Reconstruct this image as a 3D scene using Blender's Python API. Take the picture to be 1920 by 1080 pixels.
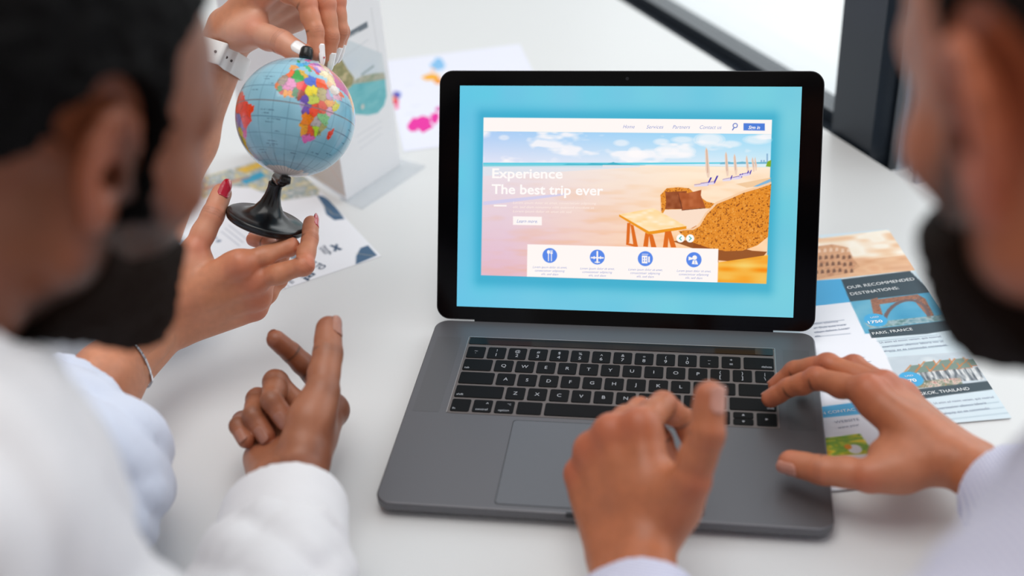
import bpy, bmesh, math, random
import numpy as np
from mathutils import Matrix, Vector
for o in list(bpy.data.objects): bpy.data.objects.remove(o)
SC = bpy.context.scene
COL = SC.collection
# ------------------------------------------------------------------ camera
F_PX = 2177.49
CAM = np.array([0.07036564, -0.63765258, 0.64543083])
RC = np.array([[0.986839777965888, 0.14911685403182148, -0.0625413180856421],
               [0.031040340962590292, -0.5542704305899468, -0.8317576492023149],
               [-0.15869388727094424, 0.8188702300226132, -0.551604746648857]])
cd = bpy.data.cameras.new('camera'); cam = bpy.data.objects.new('camera', cd); COL.objects.link(cam)
cd.sensor_width = 36.0; cd.lens = F_PX * 36 / 1920; cd.clip_start = 0.02; cd.clip_end = 100
M = Matrix.Identity(4)
for i in range(3):
    M[i][0] = RC[0][i]; M[i][1] = -RC[1][i]; M[i][2] = -RC[2][i]; M[i][3] = CAM[i]
cam.matrix_world = M
cd.dof.use_dof = True; cd.dof.focus_distance = 1.05; cd.dof.aperture_fstop = 2.5
SC.camera = cam
# ------------------------------------------------------------------ world and light
w = bpy.data.worlds.new('daylight'); SC.world = w; w.use_nodes = True
nt = w.node_tree; nt.nodes.clear()
tc = nt.nodes.new('ShaderNodeTexCoord'); dp = nt.nodes.new('ShaderNodeVectorMath'); dp.operation = 'DOT_PRODUCT'
dp.inputs[1].default_value = (0.62, 0.60, 0.50)
nt.links.new(tc.outputs['Generated'], dp.inputs[0])
rp = nt.nodes.new('ShaderNodeValToRGB')
rp.color_ramp.elements[0].position = 0.0; rp.color_ramp.elements[0].color = (0.19, 0.17, 0.155, 1)
rp.color_ramp.elements[1].position = 1.0; rp.color_ramp.elements[1].color = (.95, .97, 1.0, 1)
e = rp.color_ramp.elements.new(0.5); e.color = (0.37, 0.345, 0.325, 1)
mr = nt.nodes.new('ShaderNodeMapRange'); mr.inputs['From Min'].default_value = -1; mr.inputs['From Max'].default_value = 1
nt.links.new(dp.outputs['Value'], mr.inputs['Value']); nt.links.new(mr.outputs['Result'], rp.inputs['Fac'])
bg = nt.nodes.new('ShaderNodeBackground'); bg.inputs['Strength'].default_value = 1.25
nt.links.new(rp.outputs['Color'], bg.inputs['Color'])
wo = nt.nodes.new('ShaderNodeOutputWorld'); nt.links.new(bg.outputs['Background'], wo.inputs['Surface'])
def area(name, loc, target, size, power, color=(1, 1, 1), sy=None):
    l = bpy.data.lights.new(name, 'AREA'); l.energy = power; l.color = color; l.shape = 'RECTANGLE'; l.size = size; l.size_y = sy or size
    o = bpy.data.objects.new(name, l); COL.objects.link(o); o.location = loc
    o.rotation_euler = (Vector(target) - Vector(loc)).to_track_quat('-Z', 'Y').to_euler()
    return o
area('window_daylight', (1.5, 1.35, 1.1), (0.0, 0.2, 0.0), 2.2, 14, (0.93, 0.97, 1.0), 1.3)
area('overhead_fill', (-0.25, 0.05, 1.9), (-0.25, 0.15, 0.0), 1.2, 13.5, (1.0, 0.97, 0.93))  # unseen softbox added overhead as fill for the table and hands
area('paving_fill', (1.0, 3.9, 1.3), (1.0, 3.9, -0.76), 2.8, 40, (0.97, 0.99, 1.0))  # unseen panel added above the paving to brighten it like open sky
vs = SC.view_settings
SC.display_settings.display_device = 'sRGB'
vs.view_transform = 'Standard'; vs.look = 'None'; vs.exposure = 0.0; vs.gamma = 1.0; vs.use_curve_mapping = False

# ------------------------------------------------------------------ helpers
def ray(px, py): return RC.T @ np.array([(px - 960) / F_PX, (py - 540) / F_PX, 1.0])
def on_plane(px, py, P0, n):
    r = ray(px, py); t = (np.dot(np.array(P0) - CAM, n)) / np.dot(r, n); return CAM + t * r
def TP(px, py, z=0.0): return on_plane(px, py, (0, 0, z), np.array([0, 0, 1.0]))
def DP(px, py, Z): return CAM + Z * ray(px, py)
def s2l(c):
    c = np.asarray(c, float) / 255.0
    return np.where(c <= 0.04045, c / 12.92, ((c + 0.055) / 1.055) ** 2.4)
def setp(o, label=None, cat=None, group=None, kind=None):
    if label: o['label'] = label
    if cat: o['category'] = cat
    if group: o['group'] = group
    if kind: o['kind'] = kind
    return o
def empty(name, loc, label=None, cat=None, group=None):
    o = bpy.data.objects.new(name, None); COL.objects.link(o); o.location = loc; o.empty_display_size = .05
    return setp(o, label, cat, group)
def mk(name, verts, faces, mat=None, parent=None, smooth=False, mats=None, midx=None):
    me = bpy.data.meshes.new(name)
    me.from_pydata([tuple(map(float, v)) for v in verts], [], [tuple(map(int, f)) for f in faces]); 
    for m_ in (mats or ([mat] if mat else [])): me.materials.append(m_)
    if midx is not None: me.polygons.foreach_set('material_index', np.array(midx, np.int32))
    if smooth: me.polygons.foreach_set('use_smooth', np.ones(len(me.polygons), bool))
    me.update()
    o = bpy.data.objects.new(name, me); COL.objects.link(o)
    if parent: par(o, parent)
    return o
WM = {}
def wmat(o):
    if o.parent: return wmat(o.parent) @ o.matrix_parent_inverse @ o.matrix_basis
    return o.matrix_basis.copy()
def par(o, p):          # parent, keeping the mesh's world coordinates
    o.parent = p; o.matrix_parent_inverse = wmat(p).inverted()
def node_mat(name, col, rough=.5, metal=0, noise=.0, nscale=50, bump=0, bscale=200, spec=.5, sss=0, coat=0, sheen=0, trans=0, emit=None, es=1, ior=1.45, alpha=1):
    m = bpy.data.materials.new(name); m.use_nodes = True; t = m.node_tree; b = t.nodes['Principled BSDF']
    c = tuple(s2l(col)) + (1,)
    b.inputs['Base Color'].default_value = c; b.inputs['Roughness'].default_value = rough; b.inputs['Metallic'].default_value = metal
    b.inputs['Specular IOR Level'].default_value = spec; b.inputs['IOR'].default_value = ior; b.inputs['Alpha'].default_value = alpha
    if sss: 
        b.inputs['Subsurface Weight'].default_value = sss; b.inputs['Subsurface Radius'].default_value = (1.0, .35, .18); b.inputs['Subsurface Scale'].default_value = .006
    if coat: b.inputs['Coat Weight'].default_value = coat; b.inputs['Coat Roughness'].default_value = .05
    if sheen: b.inputs['Sheen Weight'].default_value = sheen
    if trans: b.inputs['Transmission Weight'].default_value = trans
    if emit is not None: b.inputs['Emission Color'].default_value = tuple(s2l(emit)) + (1,); b.inputs['Emission Strength'].default_value = es
    tcn = t.nodes.new('ShaderNodeTexCoord')
    if noise:
        n = t.nodes.new('ShaderNodeTexNoise'); n.inputs['Scale'].default_value = nscale; n.inputs['Detail'].default_value = 4
        t.links.new(tcn.outputs['Object'], n.inputs['Vector'])
        mx = t.nodes.new('ShaderNodeMix'); mx.data_type = 'RGBA'
        mx.inputs['A'].default_value = tuple(np.array(c[:3]) * (1 - noise)) + (1,); mx.inputs['B'].default_value = tuple(np.minimum(np.array(c[:3]) * (1 + noise), 1)) + (1,)
        t.links.new(n.outputs['Fac'], mx.inputs['Factor']); t.links.new(mx.outputs['Result'], b.inputs['Base Color'])
    if bump:
        n = t.nodes.new('ShaderNodeTexNoise'); n.inputs['Scale'].default_value = bscale; n.inputs['Detail'].default_value = 3
        t.links.new(tcn.outputs['Object'], n.inputs['Vector'])
        bp = t.nodes.new('ShaderNodeBump'); bp.inputs['Strength'].default_value = bump; bp.inputs['Distance'].default_value = .001
        t.links.new(n.outputs['Fac'], bp.inputs['Height']); t.links.new(bp.outputs['Normal'], b.inputs['Normal'])
    return m
def attr_mat(name, rough=.5, emit=0, spec=.5, coat=0):
    m = bpy.data.materials.new(name); m.use_nodes = True; t = m.node_tree; b = t.nodes['Principled BSDF']
    a = t.nodes.new('ShaderNodeAttribute'); a.attribute_name = 'print'
    b.inputs['Roughness'].default_value = rough; b.inputs['Specular IOR Level'].default_value = spec; b.inputs['Coat Weight'].default_value = coat
    if emit:
        b.inputs['Base Color'].default_value = (.005, .005, .005, 1)
        t.links.new(a.outputs['Color'], b.inputs['Emission Color']); b.inputs['Emission Strength'].default_value = emit
    else: t.links.new(a.outputs['Color'], b.inputs['Base Color'])
    return m
def rrect(x0, y0, x1, y1, r, n=6):
    pts = []
    for cx, cy, a0 in ((x1 - r, y0 + r, -90), (x1 - r, y1 - r, 0), (x0 + r, y1 - r, 90), (x0 + r, y0 + r, 180)):
        for k in range(n + 1):
            a = math.radians(a0 + 90 * k / n); pts.append((cx + r * math.cos(a), cy + r * math.sin(a)))
    return pts
def inset(pts, d):      # inset a convex outline
    p = np.array(pts); n = len(p); out = []
    for i in range(n):
        a, b, c = p[i - 1], p[i], p[(i + 1) % n]
        t1 = (b - a) / (np.linalg.norm(b - a) + 1e-12); t2 = (c - b) / (np.linalg.norm(c - b) + 1e-12)
        nn = np.array([-(t1[1] + t2[1]), t1[0] + t2[0]]); nn /= np.linalg.norm(nn) + 1e-12
        out.append(tuple(b + nn * d))
    return out
def prism(loops, fr=None):     # loops: list of (outline2d, height); all same count -> verts, faces
    V = []; Fc = []; n = len(loops[0][0])
    for pts, h in loops:
        for x, y in pts: V.append((x, y, h))
    for k in range(len(loops) - 1):
        for i in range(n):
            j = (i + 1) % n
            Fc.append((k * n + i, k * n + j, (k + 1) * n + j, (k + 1) * n + i))
    Fc.append(tuple(range(n))[::-1]); Fc.append(tuple((len(loops) - 1) * n + i for i in range(n)))
    V = np.array(V)
    if fr is not None:
        O, X, Y, Z = [np.array(q, float) for q in fr]; V = O + V[:, :1] * X + V[:, 1:2] * Y + V[:, 2:3] * Z
    return [tuple(v) for v in V], Fc
def box(x0, x1, y0, y1, z0, z1, fr=None, c=0):
    o = [(x0, y0), (x1, y0), (x1, y1), (x0, y1)]
    if c: return prism([(inset(o, c), z0), (o, z0 + c), (o, z1 - c), (inset(o, c), z1)], fr)
    return prism([(o, z0), (o, z1)], fr)
def join(*vf):
    V = []; Fc = []
    for v, f_ in vf:
        k = len(V); V += list(v); Fc += [tuple(i + k for i in q) for q in f_]
    return V, Fc
def tube(path, rad, n=12, closed=False, caps=True):
    P = np.array(path, float); m = len(P); rad = np.broadcast_to(rad, (m,)); V = []; Fc = []
    up = np.array([0.13, 0.21, 0.97]); prev = None
    for i in range(m):
        t = (P[(i + 1) % m] - P[i - 1]) if closed else (P[min(i + 1, m - 1)] - P[max(i - 1, 0)])
        t /= np.linalg.norm(t) + 1e-12
        if prev is None: a = np.cross(t, up)
        else: a = prev - t * np.dot(prev, t)
        a /= np.linalg.norm(a) + 1e-12; prev = a; b = np.cross(t, a)
        for k in range(n):
            an = 2 * math.pi * k / n; V.append(P[i] + rad[i] * (math.cos(an) * a + math.sin(an) * b))
    for i in range(m if closed else m - 1):
        for k in range(n):
            j = (i + 1) % m; l = (k + 1) % n; Fc.append((i * n + k, i * n + l, j * n + l, j * n + k))
    if caps and not closed: Fc.append(tuple(range(n))[::-1]); Fc.append(tuple((m - 1) * n + k for k in range(n)))
    return V, Fc
def lathe(prof, fr, n=64):   # prof: (r, h)
    V = []; Fc = []; O, X, Y, Z = [np.array(q, float) for q in fr]; m = len(prof)
    for r, h in prof:
        for k in range(n):
            a = 2 * math.pi * k / n; V.append(O + X * r * math.cos(a) + Y * r * math.sin(a) + Z * h)
    for i in range(m - 1):
        for k in range(n):
            l = (k + 1) % n; Fc.append((i * n + k, i * n + l, (i + 1) * n + l, (i + 1) * n + k))
    Fc.append(tuple(range(n))[::-1]); Fc.append(tuple((m - 1) * n + k for k in range(n)))
    return V, Fc
# vectorised value noise ------------------------------------------------
_rt = np.random.default_rng(7).random(4096).astype(np.float32)
def vnoise(P, s, seed=0):
    Q = np.asarray(P, np.float32) * s; I = np.floor(Q).astype(np.int64); f_ = Q - I; f_ = f_ * f_ * (3 - 2 * f_)
    def h(a, b, c): return _rt[(a * 73 + b * 179 + c * 283 + seed * 97 + (a * b) * 13 + (b ^ c) * 7) & 4095]
    r = 0
    for dx in (0, 1):
        for dy in (0, 1):
            for dz in (0, 1):
                wgt = (f_[..., 0] if dx else 1 - f_[..., 0]) * (f_[..., 1] if dy else 1 - f_[..., 1]) * (f_[..., 2] if dz else 1 - f_[..., 2])
                r = r + wgt * h(I[..., 0] + dx, I[..., 1] + dy, I[..., 2] + dz)
    return r * 2 - 1
# painted flat prints -----------------------------------------------------
class Canvas:
    """a printed or displayed picture: a colour at each vertex of a fine flat grid"""
    def __init__(s, O, X, Y, w_, h_, res, base=(255, 255, 255)):
        s.O = np.array(O, float); s.X = np.array(X, float); s.Y = np.array(Y, float); s.w = w_; s.h = h_
        s.nx = int(w_ / res) + 1; s.ny = int(h_ / res) + 1
        s.u, s.v = np.meshgrid(np.linspace(0, w_, s.nx), np.linspace(0, h_, s.ny))
        s.c = np.zeros((s.ny, s.nx, 3)) + np.array(base, float); s.aa = res
    def loc(s, P): d_ = np.array(P, float) - s.O; return (float(np.dot(d_, s.X)), float(np.dot(d_, s.Y)))
    def put(s, mask, col, a=1.0):
        m_ = (np.clip(mask, 0, 1) * a)[..., None]; s.c = s.c * (1 - m_) + (np.array(col, float) if not callable(col) else col(s)) * m_
    def poly(s, pts, col, a=1.0):
        pts = np.array(pts, float); ins = np.zeros(s.u.shape, bool); dm = np.full(s.u.shape, 1e9)
        for i in range(len(pts)):
            (x1, y1), (x2, y2) = pts[i - 1], pts[i]
            c_ = (y1 > s.v) != (y2 > s.v)
            with np.errstate(divide='ignore', invalid='ignore'): xi = (x2 - x1) * (s.v - y1) / (y2 - y1 + 1e-15) + x1
            ins ^= c_ & (s.u < xi)
            d_ = np.array([x2 - x1, y2 - y1]); L = d_ @ d_ + 1e-15
            t = np.clip(((s.u - x1) * d_[0] + (s.v - y1) * d_[1]) / L, 0, 1)
            dm = np.minimum(dm, np.hypot(s.u - x1 - t * d_[0], s.v - y1 - t * d_[1]))
        sd = np.where(ins, dm, -dm); mask = np.clip(sd / s.aa + .5, 0, 1); s.put(mask, col, a); return mask
    def circ(s, p, r, col, a=1.0, ry=None, rot=0):
        du, dv = s.u - p[0], s.v - p[1]; ry = ry or r
        c_, sn = math.cos(rot), math.sin(rot); x_ = (du * c_ + dv * sn) / r; y_ = (-du * sn + dv * c_) / ry
        d_ = (1 - np.hypot(x_, y_)) * min(r, ry); s.put(np.clip(d_ / s.aa + .5, 0, 1), col, a)
    def line(s, p, q, wd, col, a=1.0):
        d_ = np.array(q, float) - np.array(p, float); L = d_ @ d_ + 1e-15
        t = np.clip(((s.u - p[0]) * d_[0] + (s.v - p[1]) * d_[1]) / L, 0, 1)
        dd = np.hypot(s.u - p[0] - t * d_[0], s.v - p[1] - t * d_[1]); s.put(np.clip((wd / 2 - dd) / s.aa + .5, 0, 1), col, a)
    def noise(s, su, sv, seed=0):
        return vnoise(np.stack([s.u * su, s.v * sv, np.zeros_like(s.u)], -1), 1.0, seed)
    def build(s, name, mat, parent=None, lift=0.0, thick=0.0):
        Z = np.cross(s.X, s.Y); P = s.O + s.u[..., None] * s.X + s.v[..., None] * s.Y + Z * lift
        n = s.nx * s.ny; idx = np.arange(n).reshape(s.ny, s.nx)
        f_ = np.stack([idx[:-1, :-1], idx[:-1, 1:], idx[1:, 1:], idx[1:, :-1]], -1).reshape(-1, 4)
        me = bpy.data.meshes.new(name); V = P.reshape(-1, 3); cols = s2l(np.clip(s.c, 0, 255)).reshape(-1, 3)
        if thick:
            V = np.vstack([V, V[idx[[0, 0, -1, -1], [0, -1, -1, 0]]] - Z * thick]); e0 = n
            cols = np.vstack([cols, np.full((4, 3), .85)])
        fast_mesh(me, V, f_)
        a = me.attributes.new('print', 'FLOAT_COLOR', 'POINT')
        a.data.foreach_set('color', np.hstack([cols, np.ones((len(V), 1))]).astype(np.float32).ravel())
        me.materials.append(mat); o = bpy.data.objects.new(name, me); COL.objects.link(o)
        if parent: par(o, parent)
        return o
def fast_mesh(me, V, Fq):
    V = np.ascontiguousarray(V, np.float32); Fq = np.ascontiguousarray(Fq, np.int32)
    me.vertices.add(len(V)); me.vertices.foreach_set('co', V.ravel())
    me.loops.add(Fq.size); me.loops.foreach_set('vertex_index', Fq.ravel())
    me.polygons.add(len(Fq)); me.polygons.foreach_set('loop_start', np.arange(0, Fq.size, Fq.shape[1], dtype=np.int32))
    me.update(calc_edges=True); me.validate()
# text --------------------------------------------------------------------
def text_vf(s, size=1.0, shear=0, bold=0, align='LEFT'):
    cu = bpy.data.curves.new('t', 'FONT'); cu.body = s; cu.size = size; cu.shear = shear; cu.offset = bold; cu.align_x = align; cu.resolution_u = 3
    o = bpy.data.objects.new('t', cu); COL.objects.link(o)
    dg = bpy.context.evaluated_depsgraph_get(); me = bpy.data.meshes.new_from_object(o.evaluated_get(dg))
    V = [tuple(v.co) for v in me.vertices]; Fc = [tuple(p.vertices) for p in me.polygons]
    bpy.data.objects.remove(o); bpy.data.curves.remove(cu); bpy.data.meshes.remove(me)
    return V, Fc
def text_at(s, P0, P1, h, nrm, shear=0, bold=0, lift=.00015, upright=None):
    """text whose baseline runs from P0 to P1 (fitted), cap height h, on the plane with normal nrm"""
    V, Fc = text_vf(s, 1.0, shear, bold)
    if not V: return [], []
    V = np.array(V); x0, x1 = V[:, 0].min(), V[:, 0].max(); P0 = np.array(P0, float); P1 = np.array(P1, float)
    d_ = P1 - P0; L = np.linalg.norm(d_); X = d_ / L; Y = np.cross(nrm, X)
    sx = L / (x1 - x0); sy = h / 0.70
    return [tuple(P0 + X * (v[0] - x0) * sx + Y * v[1] * sy + np.array(nrm) * lift) for v in V], Fc
# ================================================================== setting
U = np.array([0.527, -0.850, 0]); U /= np.linalg.norm(U); NW = np.array([0.850, 0.527, 0]); NW /= np.linalg.norm(NW)
L0 = np.array([0.267, 0.6096, 0.0]); ZUP = np.array([0, 0, 1.0])
WF = (L0, U, NW, ZUP)           # frame along the window: u, n (outwards), z  (left handed on purpose below)
m_table = node_mat('white_laminate', (222, 224, 225), .32, noise=.012, nscale=900, spec=.45)
m_floor = node_mat('grey_floor', (120, 116, 112), .6, noise=.1, nscale=8)
m_out = node_mat('pale_paving', (242, 243, 243), .8, noise=.05, nscale=3)
m_frame = node_mat('dark_aluminium', (40, 48, 58), .28, .2, noise=.05, nscale=40)
m_silver = node_mat('silver_aluminium', (190, 200, 210), .25, .7, noise=.03, nscale=60)
m_sill = node_mat('white_sill', (238, 240, 243), .45, noise=.02, nscale=40)
v, f = prism([([(-6, -4), (2.2, -4), (-2.6, 5.2), (-6, 5.2)], -.85), ([(-6, -4), (2.2, -4), (-2.6, 5.2), (-6, 5.2)], -.75)])
o = mk('floor', v, f, m_floor); o['kind'] = 'structure'
a = [tuple((L0 + U * u_ + NW * n_)[:2]) for u_, n_ in ((-9, .02), (6, .02), (6, 14), (-9, 14))]
v, f = prism([(a, -.90), (a, -.76)]); o = mk('trim_paving_outside', v, f, m_out); o['kind'] = 'structure'
def wbox(u0, u1, n0, n1, z0, z1, c=.0015):
    # frame with right-handed order (n, u) so the faces point outwards
    return box(n0, n1, u0, u1, z0, z1, (L0, NW, U, -ZUP), c) if False else box(n0, n1, -u1, -u0, z0, z1, (L0, NW, -U, ZUP), c)
v, f = wbox(-1.9, -.088, .012, .085, -.16, -.012); rail = mk('window_1', *join((v, f), wbox(-1.9, -.088, .03, .06, -.012, .004)), m_frame); rail['kind'] = 'structure'
v, f = wbox(-.088, -.014, .004, .062, -.75, 1.7, .003); o = mk('window_post', v, f, m_frame, rail)
v, f = join(wbox(-.010, .004, .03, .075, -.10, 1.7), wbox(.010, .028, .045, .09, -.10, 1.7), wbox(.034, .040, .03, .05, -.1, 1.7)); o = mk('window_track', v, f, m_silver, rail)
v, f = join(wbox(-1.9, -.088, .087, .17, -.16, -.03), wbox(.0, 1.3, .012, .17, -.16, -.02)); o = mk('window_sill', v, f, m_sill, rail)
mg = bpy.data.materials.new('window_glass'); mg.use_nodes = True; t = mg.node_tree; t.nodes.clear()
tb = t.nodes.new('ShaderNodeBsdfTransparent'); tb.inputs[0].default_value = (.96, .98, .98, 1); gb = t.nodes.new('ShaderNodeBsdfGlossy'); gb.inputs['Roughness'].default_value = .02
mxs = t.nodes.new('ShaderNodeMixShader'); mxs.inputs[0].default_value = .05; ou = t.nodes.new('ShaderNodeOutputMaterial')
t.links.new(tb.outputs[0], mxs.inputs[1]); t.links.new(gb.outputs[0], mxs.inputs[2]); t.links.new(mxs.outputs[0], ou.inputs[0])
v, f = join(wbox(-1.9, -.088, .042, .047, .004, 1.7), wbox(.06, 1.3, .042, .047, -.02, 1.7)); o = mk('window_pane', v, f, mg, rail)

tb_ = empty('conference_table', (-.3, .5, -.75), 'large white laminate table that everything and everyone leans on', 'table')
outl = [(-.62, -.17), (.75, -.17), (L0[0] - U[0] * 1.35, L0[1] - U[1] * 1.35), (-1.15, L0[1] - U[1] * 1.35)]
v, f = prism([(inset(outl, .003), -.028), (outl, -.025), (outl, -.0015), (inset(outl, .0015), 0)])
mk('tabletop', v, f, m_table, tb_)
m_leg = node_mat('white_metal_leg', (215, 215, 218), .4, .3, noise=.02)
for x, y in ((-.52, -.08), (.55, -.10), (-1.02, 1.62), (-.48, 1.62)):
    v, f = box(x - .03, x + .03, y - .03, y + .03, -.75, -.028, None, .004); mk('leg', v, f, m_leg, tb_)

# ================================================================== laptop
BT = .0145; HY = .2410; AL = math.radians(60.717)
LO = np.array([0, HY, BT]); LX = np.array([1.0, 0, 0]); LY = np.array([0, math.cos(AL), math.sin(AL)]); LN = np.cross(LX, LY)   # towards the viewer
def LP(px, py): 
    P = on_plane(px, py, LO, LN); return np.array([P[0], (P - LO) @ LY])
m_alu = node_mat('space_grey_aluminium', (108, 108, 112), .42, .75, noise=.03, nscale=1500, bump=.05, bscale=3000)
m_alu2 = node_mat('keyboard_well_grey', (112, 106, 105), .5, .6, noise=.04, nscale=900)
m_key = node_mat('black_key', (4, 5, 8), .5, noise=.1, nscale=600, spec=.16)
m_leg_t = node_mat('key_legend_white', (178, 182, 190), .5, noise=.02)
m_black = node_mat('black_glass', (4, 4, 6), .12, noise=.1, nscale=20, spec=.18)
m_rim = node_mat('dark_grey_edge', (60, 61, 64), .35, .7, noise=.05)
lap = empty('laptop', (0, .12, 0), 'open dark grey laptop showing a beach travel website on a turquoise screen', 'laptop')
o_ = rrect(-.1748, -.0052, .1748, .2415, .0125, 8)
v, f = prism([(inset(o_, .012), .0008), (inset(o_, .002), .0038), (o_, .0075), (o_, BT - .0012), (inset(o_, .0004), BT - .0004), (inset(o_, .0012), BT)])
base = mk('base', v, f, m_alu, lap)
v, f = box(-.024, .024, -.0056, -.0030, BT - .0042, BT + .00015, None, .0006); mk('finger_notch', v, f, m_rim, lap)
v, f = prism([(rrect(-.1386, .1056, .1386, .2150, .003), BT - .001), (rrect(-.1386, .1056, .1386, .2150, .003), BT + .00025), (rrect(-.1380, .1062, .1380, .2144, .003), BT + .00025)])
mk('keyboard_well', v, f, m_alu2, lap)
m_edge = node_mat('polished_edge', (165, 160, 160), .3, .8, noise=.02)
v, f = join(box(-.1384, .1384, .2146, .2152, BT, BT + .0007), box(-.1390, -.1384, .106, .2150, BT, BT + .0005), box(.1384, .1390, .106, .2150, BT, BT + .0005)); mk('well_rim', v, f, m_edge, lap)
v, f = prism([(rrect(-.1372, .2040, .1372, .2138, .0012), BT), (rrect(-.1372, .2040, .1372, .2138, .0012), BT + .0008)])
mk('touch_bar', v, f, m_black, lap)
m_btn = node_mat('fingerprint_button', (7, 7, 9), .2, noise=.1)
v, f = prism([(rrect(.1215, .2042, .1371, .2136, .001), BT), (rrect(.1215, .2042, .1371, .2136, .001), BT + .00095)]); mk('power_button', v, f, m_btn, lap)
u_ = .01905; KG = .0026; X0 = -14.5 * u_ / 2 + .0005
rows = [
 (.1916, .0166, [(1, '~\n`')] + [(1, s) for s in ('!\n1', '@\n2', '#\n3', '$\n4', '%\n5', '^\n6', '&\n7', '*\n8', '(\n9', ')\n0', '_\n-', '+\n=')] + [(1.5, 'delete')]),
 (.1730, .0162, [(1.5, 'tab')] + [(1, s) for s in 'QWERTYUIOP'] + [(1, '{\n['), (1, '}\n]'), (1, '|\n\\')]),
 (.1540, .0162, [(1.75, '')] + [(1, s) for s in 'ASDFGHJKL'] + [(1, ':\n;'), (1, '"\n\''), (1.75, 'return')]),
 (.1350, .0162, [(2.35, 'shift')] + [(1, s) for s in 'ZXCVBNM'] + [(1, '<\n,'), (1, '>\n.'), (1, '?\n/'), (2.15, 'shift')]),
 (.1160, .0162, [(1, 'fn'), (1, '^\ncontrol'), (1, '\u2325\noption'), (1.25, ''), (5, ''), (1.25, ''), (1, 'option')]),
]
def key(x0, x1, yc, h, s, ktype):
    r_ = rrect(x0, yc - h / 2, x1, yc + h / 2, .0016, 4)
    v, f = prism([(r_, BT), (r_, BT + .0007), (inset(r_, .0004), BT + .0010)])
    k = mk('key', v, f, m_key, lap)
    zt = BT + .0010; xc = (x0 + x1) / 2; parts = []
    def T(s, x, y, size, align='CENTER', bold=-.004):
        v, f = text_vf(s, 1, 0, bold, align); parts.append(([(a * .98 * size + x, b * size + y, zt + .00006) for a, b, c_ in v], f))
    if ktype == 'tri':
        parts.append(([(xc - .0012, yc - .0012, zt + .00006), (xc - .0012, yc + .0012, zt + .00006), (xc + .0012, yc, zt + .00006)], [(0, 2, 1)]))
    elif ktype in ('up', 'down'):
        q = 1 if ktype == 'up' else -1
        parts.append(([(xc - .0012, yc - .0009 * q, zt + .00006), (xc + .0012, yc - .0009 * q, zt + .00006), (xc, yc + .0011 * q, zt + .00006)], [(0, 1, 2)]))
    elif ktype == 'left': parts.append(([(xc + .0012, yc - .0012, zt + .00006), (xc + .0012, yc + .0012, zt + .00006), (xc - .0012, yc, zt + .00006)], [(0, 1, 2)]))
    elif s in ('tab', 'fn') or (s == 'shift' and xc < 0): T(s, x0 + .0018, yc - h / 2 + .0022, .0037, 'LEFT', 0)
    elif s in ('delete', 'shift', 'return'): T(s, x1 - .0018, yc - h / 2 + .0022, .0037, 'RIGHT', 0)
    elif s.endswith(('control', 'option')):
        T(s.split('\n')[-1], xc, yc - h / 2 + .0022, .0037, 'CENTER', 0)
        if s[0] == '^': T('^', x1 - .0045, yc + .001, .0055, 'CENTER', 0)
        elif '\n' in s:
            xx = x1 - .0045; yy = yc + .0040
            parts.append(box(xx - .0017, xx - .0008, yy, yy + .0003, zt, zt + .00006)); parts.append(box(xx + .0003, xx + .0016, yy, yy + .0003, zt, zt + .00006)); parts.append(box(xx + .0005, xx + .0016, yy - .0016, yy - .0013, zt, zt + .00006))
            parts.append(([(xx - .0008, yy + .0003, zt + .00006), (xx - .0005, yy + .0003, zt + .00006), (xx + .0008, yy - .0016, zt + .00006), (xx + .0005, yy - .0016, zt + .00006)], [(3, 2, 1, 0)]))
    elif '\n' in s:
        a_, b_ = s.split('\n')
        T(a_, xc, yc + .0014 - (.0016 if a_ in '*~^"' else 0), .0052 if a_ not in '~^*' else .0058); T(b_, xc, yc - .0052, .0062)
    elif s: T(s, xc, yc - .0022, .0060, 'CENTER', -.002)
    if parts: v, f = join(*parts); mk('key_legend', v, f, m_leg_t, k)
for yc, h, ks in rows:
    x = X0
    for wd, s in ks:
        key(x + KG / 2, x + wd * u_ - KG / 2, yc, h, s, None); x += wd * u_
key(x + KG / 2, x + u_ - KG / 2, .1160, .0162, '', 'left')
key(x + u_ + KG / 2, x + 2 * u_ - KG / 2, .1160 + .0042, .0078, '', 'up'); key(x + u_ + KG / 2, x + 2 * u_ - KG / 2, .1160 - .0042, .0078, '', 'down')
key(x + 2 * u_ + KG / 2, x + 3 * u_ - KG / 2, .1160, .0162, '', 'tri')
# trackpad
m_pad = node_mat('trackpad_glass', (108, 110, 115), .33, .6, noise=.02, nscale=300); m_gap = node_mat('trackpad_gap', (34, 35, 38), .5, .3, noise=.02)
r_ = rrect(-.0800, .0005, .0800, .1006, .003); v, f = prism([(r_, BT - .001), (r_, BT + .00012)]); g_ = mk('trackpad', v, f, m_gap, lap)
r_ = rrect(-.0794, .0011, .0794, .1000, .003); v, f = prism([(r_, BT - .001), (r_, BT + .00022)]); mk('trackpad_surface', v, f, m_pad, g_)
# speaker grilles with procedural perforation
mgr = node_mat('perforated_grille', (104, 104, 107), .42, .75); t = mgr.node_tree; b = t.nodes['Principled BSDF']
tcn = t.nodes.new('ShaderNodeTexCoord'); vo = t.nodes.new('ShaderNodeTexVoronoi'); vo.inputs['Scale'].default_value = 720; vo.inputs['Randomness'].default_value = 0.0
cr = t.nodes.new('ShaderNodeValToRGB'); cr.color_ramp.elements[0].position = .26; cr.color_ramp.elements[0].color = (.02, .02, .024, 1); cr.color_ramp.elements[1].position = .34; cr.color_ramp.elements[1].color = tuple(s2l((104, 104, 107))) + (1,)
t.links.new(tcn.outputs['Object'], vo.inputs['Vector']); t.links.new(vo.outputs['Distance'], cr.inputs['Fac']); t.links.new(cr.outputs['Color'], b.inputs['Base Color'])
for s in (-1, 1):
    xa, xb = sorted((s * .1455, s * .1685)); v, f = box(xa, xb, .106, .2140, BT - .0005, BT + .00008); mk('speaker_grille', v, f, mgr, lap)
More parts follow.
